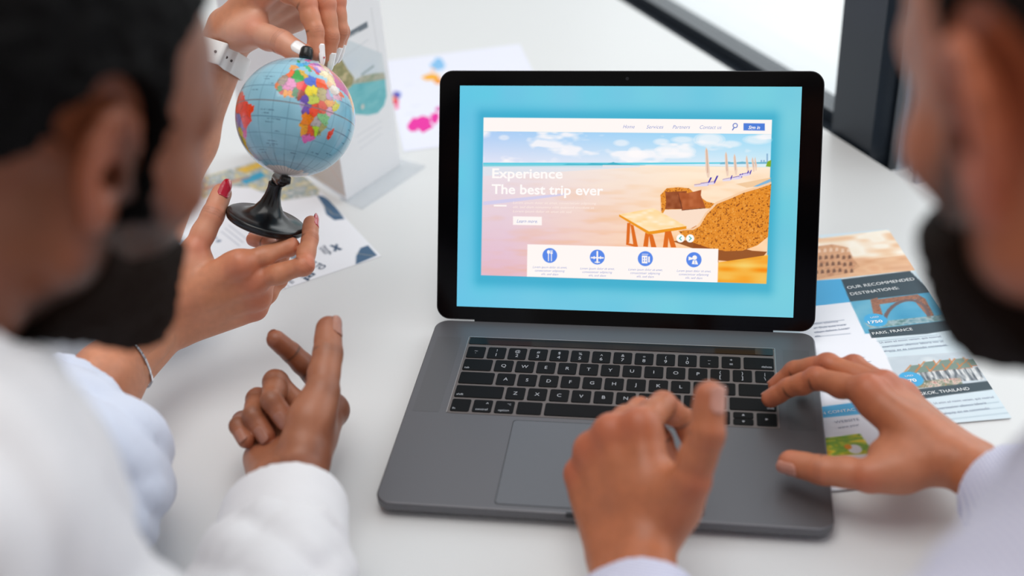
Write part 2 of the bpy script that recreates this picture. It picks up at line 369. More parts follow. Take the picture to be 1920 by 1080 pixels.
# lid
LF = (LO, LX, LY, LN)
o_ = rrect(-.1752, .0012, .1752, .2347, .0125, 8)
v, f = prism([(inset(o_, .003), -.0052), (inset(o_, .0006), -.0042), (o_, -.003), (o_, -.0002), (inset(o_, .0006), 0)], LF); lid = mk('lid', v, f, m_rim, lap)
o_ = rrect(-.1744, .0020, .1744, .2339, .0119, 8); v, f = prism([(o_, -.0005), (o_, .00015)], LF); mk('screen_bezel', v, f, m_black, lid)
v, f = join(box(-.1384, .1384, -.0045, .0035, -.0045, .0004, LF)); mk('hinge', v, f, m_black, lid)
m_cam_ = node_mat('webcam_glass', (20, 22, 30), .05, noise=.01)
v, f = prism([([(math.cos(q) * .0016, .2275 + math.sin(q) * .0016) for q in np.linspace(0, 2 * math.pi, 20)[:-1]], 0), ([(math.cos(q) * .0016, .2275 + math.sin(q) * .0016) for q in np.linspace(0, 2 * math.pi, 20)[:-1]], .00022)], LF); mk('webcam', v, f, m_cam_, lid)
# ---- what the screen shows
AX0, AX1, AY0, AY1 = -.1557, .1557, .0136, .2207
scr = Canvas(LO + LX * AX0 + LY * AY0, LX, LY, AX1 - AX0, AY1 - AY0, .00045, (110, 200, 226))
def S(px, py): q = LP(px, py); return (q[0] - AX0, q[1] - AY0)
def SP(*pts): return [S(*p) for p in pts]
W_, H_ = AX1 - AX0, AY1 - AY0
uu, vv = scr.u / W_, scr.v / H_
basec = np.stack([104 + 14 * uu + 6 * scr.noise(40, 40, 1), 198 + 6 * uu + 3 * scr.noise(40, 40, 2), 222 + 6 * (1 - uu)], -1)
scr.c = basec
(px0, py0), (px1, py1) = (-.1328 - AX0, .0437 - AY0), (.1306 - AX0, .1913 - AY0)
# soft drop shadow of the page (part of the displayed design)
dx = np.maximum(np.maximum(px0 - scr.u, scr.u - px1), 0); dy = np.maximum(np.maximum(py0 - .004 - scr.v, scr.v - py1 - .001), 0); dd = np.hypot(dx, dy)
scr.put(np.exp(-(dd / .0075) ** 2) * .62, (38, 160, 196))
PAGE = [(px0, py0), (px1, py0), (px1, py1), (px0, py1)]
hz = .1490 - AY0; nb = .1785 - AY0
def in_page(mask): return mask
# sky
def sky(s):
    t_ = np.clip((s.v - hz) / (nb - hz), 0, 1); q = np.clip((s.u - px0) / (px1 - px0), 0, 1)
    top = np.stack([172 - 20 * q, 205 + 12 * q, 246 + 0 * q], -1); bot = np.stack([226 - 4 * q, 228 + 12 * q, 246 + 2 * q], -1)
    c_ = bot + (top - bot) * t_[..., None]
    n_ = s.noise(38, 110, 3) * .55 + s.noise(90, 240, 4) * .3 + s.noise(200, 420, 5) * .15
    cl = np.clip((n_ - .02 - .15 * (1 - q)) * 2.6, 0, .85)[..., None]
    return c_ * (1 - cl) + np.array([252, 248, 250]) * cl
scr.poly([(px0, hz), (px1, hz), (px1, nb), (px0, nb)], sky)
for cx, cy, rx, ry, a in ((1190, 285, 12, 9, .9), (1195, 290, 20, 6, .8), (1250, 282, 20, 9, .9), (1282, 284, 20, 10, .9), (1265, 291, 34, 6, .8), (1330, 262, 26, 12, .8), (1240, 266, 14, 6, .6), (1280, 262, 20, 6, .6), (1370, 270, 18, 6, .6), (945, 258, 10, 5, .5), (1030, 256, 22, 4, .5), (1050, 284, 16, 5, .4), (1420, 262, 24, 8, .6), (1165, 268, 14, 6, .6)):
    p = S(cx, cy); k = .000484
    for r_i in (1.15, .95, .75): scr.circ(p, rx * k * r_i, (255, 250, 250), a * .4, ry * k * r_i)
# sea and sand
def sand(s):
    q = np.clip((s.u - px0) / (px1 - px0), 0, 1); t_ = np.clip((hz - s.v) / (hz - py0), 0, 1)
    a_ = np.stack([236 - 8 * t_, 226 - 40 * t_, 232 - 28 * t_], -1); b_ = np.stack([255 + 0 * t_, 236 - 42 * t_, 214 - 78 * t_], -1)
    mixq = np.clip(q * 1.6 - .15, 0, 1)[..., None]; c_ = a_ * (1 - mixq) + b_ * mixq
    n_ = s.noise(30, 190, 6) * .6 + s.noise(80, 420, 7) * .4
    k = (np.clip(n_, 0, 1) * (.25 + .75 * q) * t_ ** .5)[..., None]
    c_ = c_ * (1 - k * .75) + np.array([240, 160, 80]) * k * .75
    k2 = (np.clip(-n_, 0, 1) * q * .6)[..., None]; return c_ * (1 - k2) + np.array([255, 240, 215]) * k2
scr.poly([(px0, py0), (px1, py0), (px1, hz), (px0, hz)], sand)
scr.poly(SP((906, 309), (1180, 309), (1446, 306), (1446, 304), (1180, 305), (906, 305)), (96, 206, 226))
scr.poly(SP((906, 313), (1130, 314), (1130, 309), (906, 308)), (120, 208, 222), .9)
scr.poly(SP((906, 330), (1050, 322), (1200, 313), (1200, 310), (906, 312)), (222, 228, 238), .8)
scr.poly(SP((1054, 309), (1065, 307), (1100, 308), (1110, 306), (1138, 307), (1150, 304), (1165, 308), (1210, 310)), (62, 176, 200))
scr.poly(SP((1350, 305), (1365, 303), (1375, 305), (1392, 303), (1410, 305), (1446, 303), (1446, 307), (1350, 308)), (110, 180, 205))
for x_, y_ in ((1426, 300), (1437, 288), (1431, 300)): scr.poly(SP((x_, 305), (x_, y_), (x_ + 3, y_), (x_ + 3, 305)), (130, 170, 205), .8)
scr.poly(SP((1436, 312), (1439, 303), (1446, 300), (1445, 313)), (130, 170, 40))
scr.poly(SP((906, 385), (1000, 374), (1060, 366), (1060, 362), (906, 378)), (208, 206, 240), .8)
for x_, yt, yb, wd in ((1323, 276, 333, 7), (1360, 284, 330, 5.5), (1376, 288, 328, 5.5), (1399, 291, 324, 4.5), (1410, 294, 322, 4.5), (1415, 294, 320, 3.5)):
    scr.poly(SP((x_ + 1, yt), (x_ + wd * .6, yt + 6), (x_ + wd + 1, yb - 10), (x_ + wd, yb), (x_ + wd * .5, yb), (x_, yb - 14), (x_ - 1, yt + 7)), (236, 206, 186), .95)
    scr.poly(SP((x_ + 1, yt + 2), (x_ + wd * .4, yt + 6), (x_ + wd * .7, yb - 10), (x_ + wd * .45, yb - 8)), (205, 160, 135), .8)
for x_, y_ in ((1325, 347), (1337, 344), (1368, 337), (1384, 334), (1388, 333), (1399, 328), (1404, 327)):
    h_ = 18 if x_ < 1350 else 10
    scr.poly(SP((x_, y_), (x_ + 3, y_), (x_ + h_ * .55, y_ - h_ * .8), (x_ + h_ * .38, y_ - h_ * .8)), (62, 48, 170))
    scr.poly(SP((x_ - h_ * 1.3, y_ + 1), (x_ + 2, y_ - 3), (x_ + 2, y_ + 2), (x_ - h_ * 1.3, y_ + 3)), (225, 215, 240), .9)
    scr.poly(SP((x_ - h_ * 1.3, y_ - 1), (x_ + 1, y_ - 4), (x_ + 1, y_ - 3), (x_ - h_ * 1.3, y_)), (80, 70, 190), .7)
scr.poly(SP((1380, 345), (1445, 333), (1445, 345), (1400, 352)), (238, 196, 150), .8)
scr.poly(SP((1412, 350), (1445, 335), (1444, 341), (1430, 350)), (120, 180, 225), .9)
# shadows, wicker sofa, cushions, table: the drawn content of the web page photo
scr.poly(SP((1260, 452), (1300, 450), (1380, 462), (1410, 470), (1438, 472), (1427, 486), (1390, 492), (1347, 488), (1300, 466)), (140, 70, 20), .9)
scr.poly(SP((1347, 492), (1440, 478), (1437, 532), (1346, 529)), lambda s: np.stack([246 + 0 * s.u, 172 + 40 * s.noise(60, 260, 9), 50 + 60 * s.noise(60, 260, 9)], -1), .95)
scr.poly(SP((1300, 452), (1345, 466), (1347, 492), (1300, 470)), (150, 75, 20))
def wicker(s):
    n_ = s.noise(800, 800, 11) * .55 + s.noise(1500, 1300, 12) * .55; k = np.clip((n_ - .30) * 5, 0, 1)[..., None]
    hl = np.clip((-n_ - .3) * 3, 0, 1)[..., None] * .5; bc = np.array([228, 140, 38.]); c_ = bc * (1 - k) + np.array([146, 76, 20.]) * k
    return c_ * (1 - hl) + np.array([250, 190, 110.]) * hl
scr.poly(SP((1238, 366), (1250, 353), (1272, 351), (1292, 353), (1300, 360), (1325, 378), (1350, 384), (1320, 402), (1248, 402), (1240, 415)), wicker)
scr.poly(SP((1243, 400), (1247, 393), (1320, 391), (1345, 390), (1325, 405), (1305, 423), (1292, 430), (1262, 424), (1242, 410)), (250, 222, 200))
scr.poly(SP((1262, 424), (1292, 430), (1305, 423), (1309, 425), (1294, 434), (1258, 428)), (205, 130, 80))
scr.line(S(1238, 368), S(1240, 412), .0009, (250, 205, 170))
def brown(c): return lambda s: np.array(c, float) + 14 * s.noise(300, 300, 5)[..., None]
scr.poly(SP((1247, 358), (1252, 360), (1288, 358), (1282, 392), (1247, 392), (1249, 378)), brown((150, 76, 38)))
scr.poly(SP((1270, 366), (1274, 361), (1290, 362), (1315, 356), (1314, 366), (1323, 389), (1300, 391), (1278, 394), (1279, 380)), brown((178, 92, 46)))
scr.line(S(1272, 364), S(1279, 392), .0006, (100, 46, 24)); scr.line(S(1279, 394), S(1322, 390), .0006, (110, 50, 24))
scr.poly(SP((1446, 345), (1420, 354), (1395, 361), (1370, 372), (1345, 382), (1325, 402), (1312, 424), (1300, 431), (1285, 432), (1272, 433), (1280, 442), (1300, 455), (1330, 465), (1360, 471), (1392, 470), (1420, 460), (1440, 444)), wicker)
scr.poly(SP((1446, 345), (1420, 354), (1395, 361), (1370, 372), (1345, 382), (1325, 402), (1312, 424), (1300, 431), (1272, 432), (1272, 430), (1299, 428), (1309, 422), (1322, 400), (1342, 379), (1370, 368), (1395, 357), (1420, 350), (1446, 341)), (248, 205, 165))
scr.poly(SP((1161, 402), (1225, 390), (1287, 424), (1217, 434)), lambda s: np.stack([255 + 0 * s.u, 226 + 12 * s.noise(200, 500, 8), 178 + 30 * s.noise(200, 500, 8)], -1))
scr.poly(SP((1161, 402), (1217, 434), (1287, 424), (1287, 429), (1217, 440), (1161, 406)), (238, 150, 20))
for q in (((1176, 418), (1182, 418), (1180, 455), (1174, 458)), ((1182, 420), (1188, 423), (1196, 462), (1188, 462)), ((1174, 455), (1196, 460), (1196, 464), (1174, 459)), ((1210, 436), (1217, 440), (1215, 463), (1206, 462)), ((1216, 438), (1224, 440), (1231, 464), (1221, 464)), ((1250, 434), (1258, 433), (1268, 464), (1258, 464)), ((1247, 434), (1254, 434), (1252, 464), (1243, 464))):
    scr.poly(SP(*q), (222, 106, 22))
# nav bar, info panel
PW = (255, 247, 244)
scr.poly([(px0, nb), (px1, nb), (px1, py1), (px0, py1)], PW)
scr.poly(SP((989, 458), (1347, 466.5), (1345, 529.5), (988, 518.5)), PW)
BL = (88, 136, 232)
for i_, (cx, cy) in enumerate(((1031, 479), (1120, 482), (1210, 485), (1301, 487))): scr.circ(S(cx, cy), .0069, BL)
def wl(a, b, wd, col=PW): scr.line(S(*a), S(*b), wd * .000484, col)
wl((1028.5, 474), (1028.5, 489), 1.7); scr.circ(S(1028.5, 472.5), .0014, PW, ry=.0018); wl((1034, 472), (1034, 489), 1.7); wl((1032.3, 469), (1032.3, 475), 1); wl((1034, 469), (1034, 475), 1); wl((1035.8, 469), (1035.8, 475), 1); wl((1032.3, 475), (1035.8, 475), 1.6)
wl((1120, 472), (1120, 492), 3.2); wl((1109, 483), (1131, 483.5), 2.6); wl((1116, 491.5), (1124, 491.7), 2); wl((1114, 481), (1114, 485), 2); wl((1126, 481), (1126, 485), 2)
scr.poly(SP((1203.5, 479), (1214, 479.3), (1214, 494), (1203.5, 493.5)), PW); scr.poly(SP((1215.5, 481), (1218.5, 481), (1218.5, 492), (1215.5, 492)), PW); wl((1204, 476.5), (1215, 476.8), 1)
for a in (1206.5, 1211):
    for b in (484, 489): wl((a, b - 1), (a, b + 1), 1.6, BL)
scr.circ(S(1302.5, 483), .0021, PW); scr.poly(SP((1297, 495), (1299, 488), (1306, 488), (1309, 496)), PW); scr.poly(SP((1300, 484), (1291, 481), (1291, 488), (1300, 486)), PW); wl((1302.5, 489), (1303, 494), 1.0, BL)
scr.poly(SP((1394, 231), (1434, 231.5), (1434, 245), (1394, 244.5)), (76, 124, 216))
scr.circ(S(1378.5, 235.5), .0023, (90, 116, 196)); scr.circ(S(1378.5, 235.5), .0015, PW); wl((1376, 240), (1373.5, 243.5), 2, (90, 116, 196))
scr.poly(SP((962, 405.5), (1016, 406.5), (1016, 422.5), (962, 421.5)), PW); scr.poly(SP((926, 384), (950, 384.3), (950, 387.3), (926, 387)), PW)
for cx, g in ((1276, -1), (1294, 1)):
    scr.circ(S(cx, 447), .0037, (255, 252, 250)); wl((cx - 1.5 * g, 443.5), (cx + 2 * g, 447), 1.6, (40, 170, 160)); wl((cx + 2 * g, 447), (cx - 1.5 * g, 450.5), 1.6, (40, 170, 160))
m_scr = attr_mat('screen_picture', .12, emit=1.0, spec=.3)
disp = scr.build('display', m_scr, lid, lift=.0003)
m_tw = node_mat('screen_text_white', (0, 0, 0), .3, emit=(255, 250, 248), es=1.0); m_tb = node_mat('screen_text_blue', (0, 0, 0), .3, emit=(128, 146, 206), es=1.0); m_tl = node_mat('screen_text_pale', (0, 0, 0), .3, emit=(255, 238, 228), es=1.0)
def L3(px, py): q = LP(px, py); return LO + LX * q[0] + LY * q[1]
def lt(s, a, b, h, shear=0, bold=0): return text_at(s, L3(*a), L3(*b), h, LN, shear, bold, .00045)
for q in (lt('Experience', (923, 333.5), (1055, 334.5), .0088, 0, .022), lt('The best trip ever', (922, 363), (1131, 366), .0088, 0, .022), lt('Sign in', (1403, 242), (1425, 242.2), .0030, .3, .02)): mk('screen_headline', q[0], q[1], m_tw, lid)
for q in ([lt(s, a, b, .0032, .35, -.004) for s, a, b in (('Home', (1168, 240.5), (1190, 240.7)), ('Services', (1212, 241), (1244, 241)), ('Partners', (1261, 241.3), (1294, 241.3)), ('Contact us', (1312, 241.6), (1353, 241.8)), ('Learn more.', (969, 417.5), (1008, 418)))] +
    [lt(s, (cx - hw, y_ + dy_), (cx + hw, y_ + dy_ + 1), .0021, .3, -.004) for cx, y_ in ((1031, 502.5), (1120, 505), (1210, 507), (1301, 509.5)) for s, hw, dy_ in (('Lorem ipsum dolor sit amet,', 32, 0), ('consectetuer adipiscing', 28, 6.5), ('elit, sed diam', 16, 13))]): mk('screen_caption', q[0], q[1], m_tb, lid)
for q in ([lt(s, (962, y_), (xe, y_ + 1.5), .0022, .2, -.004) for s, xe, y_ in (('Lorem ipsum dolor sit amet, consectetuer adipiscing', 1118, 382), ('elit, sed diam nonummy nibh euismod tincidunt ut', 1114, 390), ('Lorem ipsum dolor sit amet elit sed', 1072, 398))]): mk('screen_small_text', q[0], q[1], m_tl, lid)
# ================================================================== printed papers
m_print = attr_mat('printed_paper', .55, spec=.3); m_navy = node_mat('navy_ink', (52, 76, 104), .6, noise=.03); m_grey = node_mat('grey_ink', (150, 158, 178), .6, noise=.03)
m_whink = node_mat('white_ink', (240, 244, 246), .6, noise=.01); m_paper_edge = node_mat('paper_white', (238, 240, 245), .6, noise=.01)
def tt(s, a, b, h, z=.0006, shear=0, bold=0): return text_at(s, TP(*a, z), TP(*b, z), h, ZUP, shear, bold, .00012)
def sheet(name, O, X, Y, w_, h_, label, cat, base, z=.0004, res=.0011, paint=None, group=None):
    t_ = empty(name, (O[0] + X[0] * w_ / 2 + Y[0] * h_ / 2, O[1] + X[1] * w_ / 2 + Y[1] * h_ / 2, z), label, cat, group)
    X = np.array([X[0], X[1], 0.]); Y = np.array([Y[0], Y[1], 0.]); O = np.array([O[0], O[1], z])
    v, f = box(0, w_, 0, h_, -.00025, 0, (O, X, Y, ZUP)); mk('paper', v, f, m_paper_edge, t_)
    c = Canvas(O, X, Y, w_, h_, res, base); c.T = lambda px, py: c.loc(TP(px, py, z)); c.TT = lambda *p: [c.T(*q) for q in p]
    if paint: paint(c)
    c.build('print', m_print, t_, lift=.00008); return t_
def pic(cols, su, sv, seed, su2=None):
    cols = np.array(cols, float)
    def g(s):
        n_ = s.noise(su, sv, seed) * .6 + s.noise(su * 2.3, sv * 2.3, seed + 1) * .4; q = np.clip((n_ + 1) / 2, 0, .999) * (len(cols) - 1); i = q.astype(int); fr = (q - i)[..., None]
        return cols[i] * (1 - fr) + cols[np.minimum(i + 1, len(cols) - 1)] * fr
    return g
# --- welcome brochure
bx = np.array([.616, -.787]); bx /= np.linalg.norm(bx); by = np.array([-bx[1], bx[0]]); BR = TP(715, 481)[:2]
def paint(c):
    c.poly(c.TT((340, 345), (395, 322), (440, 306), (510, 296), (540, 305), (580, 338), (600, 356), (596, 366), (570, 371), (530, 376), (505, 366), (470, 352), (430, 350), (380, 372)), pic([(96, 110, 100), (170, 174, 172), (216, 216, 212), (140, 160, 165), (190, 194, 188), (214, 196, 130), (222, 222, 216), (150, 150, 130)], 110, 170, 20))
    c.poly(c.TT((450, 335), (490, 322), (500, 330), (460, 346)), (40, 160, 205), .9); c.poly(c.TT((440, 318), (480, 306), (500, 300), (505, 308), (460, 325)), (235, 185, 50), .8); c.poly(c.TT((380, 352), (470, 330), (470, 333), (380, 357)), (200, 120, 100), .8)
    c.poly(c.TT((594, 366), (606, 368), (625, 380), (646, 411), (627, 413), (612, 402), (607, 386)), (72, 104, 136))
    c.poly(c.TT((690, 460), (707, 479), (667, 496), (668, 480), (676, 465)), (72, 104, 136)); c.line(c.T(607, 386), c.T(625, 402), .0007, (190, 180, 160)); c.line(c.T(625, 402), c.T(640, 404), .0007, (190, 180, 160)); c.line(c.T(668, 475), c.T(700, 480), .0007, (190, 180, 160))
    for k in range(7): c.line(c.T(408 + k * 7, 428 - k * 6 + 12), c.T(442 + k * 7, 455 - k * 6 + 12), .0011, (150, 156, 175), .7 if k % 4 else 0)
    for k in range(5): c.line(c.T(505 + k * 6, 540 - k * 5), c.T(524 + k * 6, 552 - k * 5), .0009, (150, 156, 175), .8)
    c.circ(c.T(410, 452), .003, (90, 110, 140), .7); c.circ(c.T(404, 446), .0022, (90, 110, 140), .7)
    c.poly(c.TT((618, 461), (622, 459), (642, 467), (637, 470)), (60, 84, 112)); c.poly(c.TT((625, 471), (630, 457), (634, 459), (630, 472)), (60, 84, 112))
ob = sheet('hotel_brochure', BR - bx * .297 - by * .21, bx, by, .297, .21, 'white hotel brochure with dark blue corner shapes lying under the hand with the globe', 'brochure', (240, 242, 248), paint=paint)
Z1 = np.array([0, 0, 1.]); zb = .0006
for q in (tt('WELCOME TO', (532, 478), (603, 506), .0085, zb, 0, .03), tt('OUR HOTEL', (524, 500), (578, 526), .0125, zb, 0, .04),): mk('headline', q[0], q[1], m_navy, ob)
for q in (tt('TRAVEL', (603, 461), (619, 478), .0032, zb, 0, .02), tt('LOGO', (598, 465), (609, 477), .0032, zb, 0, .02), tt('AND BUSINESS', (512, 509), (548, 532), .0035, zb),): mk('small_lettering', q[0], q[1], m_navy, ob)
# --- world map sheet
TL_, TR_, BL_ = TP(735, 105)[:2], TP(975, 75)[:2], TP(757, 285)[:2]
mx_ = (TR_ - TL_) / np.linalg.norm(TR_ - TL_); my_ = np.array([-mx_[1], mx_[0]])
def paint(c):
    def blob(p, rx, ry, col, seed, n=14):
        rr = random.Random(seed); c.poly([c.T(p[0] + math.cos(a) * rx * rr.uniform(.6, 1.15), p[1] + math.sin(a) * ry * rr.uniform(.6, 1.15)) for a in np.linspace(0, 6.283, n)[:-1]], col)
    blob((790, 232), 26, 17, (232, 30, 160), 1); blob((775, 240), 12, 8, (232, 30, 160), 2); blob((815, 222), 10, 12, (232, 30, 160), 4)
    blob((745, 178), 9, 8, (90, 70, 170), 3); blob((741, 190), 7, 7, (225, 40, 90), 5); blob((740, 184), 4, 4, (245, 130, 40), 6); blob((748, 176), 5, 4, (50, 110, 210), 7); blob((744, 201), 5, 5, (240, 60, 130), 8)
    blob((822, 122), 16, 13, (130, 190, 235), 9); blob((808, 145), 16, 8, (245, 175, 30), 10); blob((822, 152), 12, 6, (240, 150, 30), 12); blob((812, 131), 5, 4, (250, 200, 170), 11); blob((822, 205), 7, 5, (215, 80, 170), 13)
    for q in ((760, 160), (772, 200), (758, 215)): c.line(c.T(*q), c.T(q[0] + 16, q[1] - 3), .001, (180, 186, 220), .7)
sheet('world_map_sheet', BL_, mx_, my_, .20, .30, 'white sheet printed with bright map shapes behind the laptop', 'paper', (232, 234, 248), paint=paint)
# --- flyer (two sheets) on the right
dr = np.array([.978, .209]); dr /= np.linalg.norm(dr); dd_ = np.array([-dr[1], dr[0]])   # right, up on the page
corner = TP(1896, 786)[:2]
b0 = TP(1575, 525)[:2]; 
def paint(c):
    LB = (198, 222, 232); c.c[:] = np.array((214, 229, 238.))
    edge = c.TT((1520, 440), (1662, 430), (1930, 790), (1799, 795), (1680, 810), (1500, 820))
    c.poly(c.TT((1480, 445), (1520, 443), (1540, 447), (1662, 431), (1690, 440), (1725, 506), (1640, 514), (1530, 526), (1480, 530)), pic([(250, 236, 214), (255, 246, 232), (244, 206, 170), (232, 178, 140), (250, 226, 200)], 30, 60, 30))
    c.poly(c.TT((1530, 505), (1600, 490), (1700, 478), (1720, 506), (1530, 526)), pic([(226, 160, 120), (238, 190, 150), (214, 150, 110)], 40, 80, 33), .85)
    c.poly(c.TT((1500, 470), (1530, 462), (1560, 458), (1590, 464), (1600, 485), (1612, 500), (1590, 512), (1530, 524), (1500, 526)), pic([(206, 148, 110), (222, 170, 132), (190, 130, 96)], 120, 160, 36))
    for r_ in range(4):
        for k in range(9):
            x_, y_ = 1500 + k * 11 + r_ * 2, 470 + r_ * 13 - k * .9 + (3 if k > 6 else 0)
            if x_ < 1598: c.poly(c.TT((x_, y_ + 7), (x_ + .5, y_ + 1), (x_ + 3, y_ - 1), (x_ + 5.5, y_ + 1), (x_ + 6, y_ + 6)), (110, 74, 60) if r_ else (245, 215, 190), .85)
    c.poly(c.TT((1500, 528), (1577, 523), (1600, 566), (1500, 577)), (82, 176, 226))
    c.poly(c.TT((1500, 577), (1600, 566), (1690, 712), (1500, 730)), (240, 242, 250))
    c.poly(c.TT((1577, 524), (1706, 508), (1760, 560), (1740, 553), (1594, 566)), (62, 78, 88))
    c.poly(c.TT((1594, 566), (1745, 548), (1800, 612), (1778, 616), (1622, 626)), pic([(60, 150, 190), (90, 170, 205), (130, 190, 210)], 40, 60, 40))
    for q in (((1632, 562), (1645, 558), (1655, 590), (1650, 604), (1640, 600)), ((1640, 562), (1720, 552), (1726, 560), (1640, 572)), ((1720, 552), (1735, 560), (1752, 592), (1740, 594), (1716, 566))): c.poly(c.TT(*q), pic([(120, 84, 74), (170, 116, 92), (96, 80, 84)], 300, 300, 43))
    pr = None
    for k in range(15):
        a = math.pi * k / 14; p = (1700 - 42 * math.cos(a), 606 - 38 * math.sin(a) - (1700 - 42 * math.cos(a) - 1660) * .12)
        if pr: c.line(c.T(*pr), c.T(*p), .0035, (116, 96, 96))
        pr = p
    c.poly(c.TT((1622, 606), (1770, 590), (1780, 600), (1632, 616)), pic([(60, 100, 90), (180, 190, 190), (90, 130, 140)], 200, 200, 46), .8)
    c.poly(c.TT((1628, 618), (1700, 610), (1800, 598), (1815, 614), (1738, 626), (1634, 634)), (62, 78, 88))
    c.poly(c.TT((1663, 670), (1800, 660), (1830, 665), (1862, 724), (1722, 746), (1688, 730)), pic([(214, 224, 232), (196, 208, 218), (230, 236, 240)], 40, 60, 50))
    for x_, y_, s_ in ((1712, 692, .9), (1738, 686, 1.), (1728, 694, .7), (1768, 683, 1.), (1758, 690, .7), (1795, 680, .95), (1786, 688, .7), (1818, 680, .8), (1808, 686, .6)):
        c.poly(c.TT((x_ - 20 * s_, y_ + 9 * s_), (x_ - 9 * s_, y_ + 1 * s_), (x_ - 5 * s_, y_ - 7 * s_), (x_ + 12 * s_, y_ - 9 * s_), (x_ + 17 * s_, y_ - 2 * s_), (x_ + 24 * s_, y_ + 5 * s_)), (124, 146, 136)); c.line(c.T(x_ - 20 * s_, y_ + 9 * s_), c.T(x_ - 5 * s_, y_ - 8 * s_), .0011, (206, 128, 70)); c.line(c.T(x_ + 12 * s_, y_ - 10 * s_), c.T(x_ + 24 * s_, y_ + 5 * s_), .0011, (206, 128, 70)); c.line(c.T(x_ - 20 * s_, y_ + 10 * s_), c.T(x_ + 24 * s_, y_ + 6 * s_), .0009, (190, 110, 70))
    c.poly(c.TT((1690, 702), (1838, 688), (1845, 712), (1700, 722)), pic([(230, 232, 235), (70, 80, 90), (240, 240, 240), (150, 160, 168)], 500, 60, 54), .9)
    c.poly(c.TT((1690, 718), (1800, 708), (1806, 722), (1700, 730)), pic([(210, 120, 60), (90, 110, 80), (230, 200, 180), (180, 60, 60)], 400, 300, 56), .75)
    c.poly(c.TT((1700, 732), (1855, 714), (1863, 730), (1770, 742), (1730, 748)), (62, 78, 88))
    for x_, y_ in ((1642, 600), (1708, 711)): c.circ(c.T(x_, y_), .0105, (70, 172, 224))
    for y_, n_, x_ in ((640, 3, 1645), (766, 3, 1760)):
        for k in range(n_): c.line(c.T(x_ + 12 * k, y_ + 10 * k), c.T(x_ + 112 + 10 * k, y_ - 12 + 10 * k), .0012, (150, 172, 186), .6)
    for k in range(4): c.line(c.T(1528, 606 + k * 8.5), c.T(1582 + k * 4, 600 + k * 8.5), .0010, (130, 140, 160), .7)
    for k in range(2): c.line(c.T(1560, 676 + k * 8), c.T(1620 + k * 12, 670 + k * 8), .0010, (130, 140, 160), .7)
Of = corner - dr * .190
ofl = sheet('travel_flyer', Of, dr, dd_, .190, .308, 'travel flyer headed OUR RECOMMENDED DESTINATIONS right of the laptop', 'flyer', (240, 242, 250), z=.0014, paint=paint)
zb = .0016
for q in (tt('OUR RECOMMENDED', (1590, 542), (1716, 525), .0046, zb, 0, .0), tt('DESTINATIONS:', (1596, 554), (1686, 542), .0046, zb, 0, .0), tt('PARIS, FRANCE', (1637, 628), (1712, 619), .0040, zb), tt('BANGKOK, THAILAND', (1702, 744), (1819, 731), .0040, zb), tt('1750', (1629, 607), (1656, 604), .0040, zb, 0, .03), tt('670', (1698, 718), (1720, 715), .0042, zb, 0, .03), tt('USD', (1633, 597), (1648, 595), .0022, zb), tt('USD', (1698, 707), (1713, 705), .0022, zb),): mk('white_lettering', q[0], q[1], m_whink, ofl)
for q in ([tt(s, a, b, .0028, zb) for s, a, b in (('exercitation ullamco', (1500, 611), (1572, 604)), ('ar. Duis aute irure', (1526, 617), (1586, 610)), ('cillum dolore. Lorem', (1528, 625), (1594, 616)), ('elit.', (1529, 632), (1540, 631)),
  ('Ut enim ad minim veniam, quis nostrud', (1650, 644), (1765, 632)), ('exercitation ullamco laboris nisi ut', (1655, 652), (1770, 641)), ('aliquip ex ea commodo consequat', (1658, 660), (1776, 648)), ('Ut enim ad minim veniam, quis nostrud', (1752, 758), (1864, 746)), ('exercitation ullamco laboris', (1758, 768), (1850, 757)), ('aliquip ex ea commodo', (1770, 777), (1856, 767)))]): mk('body_text', q[0], q[1], m_grey, ofl)
def paint(c):
    c.poly(c.TT((1500, 768), (1600, 755), (1625, 770), (1620, 776), (1500, 788)), (82, 176, 226))
    c.poly(c.TT((1500, 826), (1560, 820), (1612, 813), (1640, 850), (1500, 860)), pic([(60, 130, 50), (210, 200, 40), (120, 170, 60), (240, 220, 60), (230, 150, 40)], 90, 130, 60))
    c.circ(c.T(1603, 842), .0055, (235, 235, 240)); c.circ(c.T(1590, 838), .003, (240, 150, 40))
c2 = TP(1670, 707)[:2] - dd_ * .134 - dr * .012
of2 = sheet('travel_leaflet', c2 - dr * .148, dr, dd_, .148, .130, 'leaflet with a yellow and green picture between laptop and right hand', 'leaflet', (238, 240, 250), z=.0024, paint=paint)
for q in (tt('IN CONTACT', (1538, 778), (1612, 769), .0034, .0026),): mk('white_lettering', q[0], q[1], m_whink, of2)
for q in (tt('WEBSITE', (1566, 794), (1612, 788), .0030, .0026), tt('www.your', (1572, 804), (1612, 798), .0030, .0026),): mk('body_text', q[0], q[1], m_grey, of2)
# --- blank corner sheet by the window post
q0 = TP(1622, 296)[:2]; v, f = box(0, .16, -.20, 0, -.0002, 0, (np.array([q0[0] + .005, q0[1] - .01, .0006]), np.array([.95, -.30, 0]), np.array([.30, .95, 0]), ZUP))
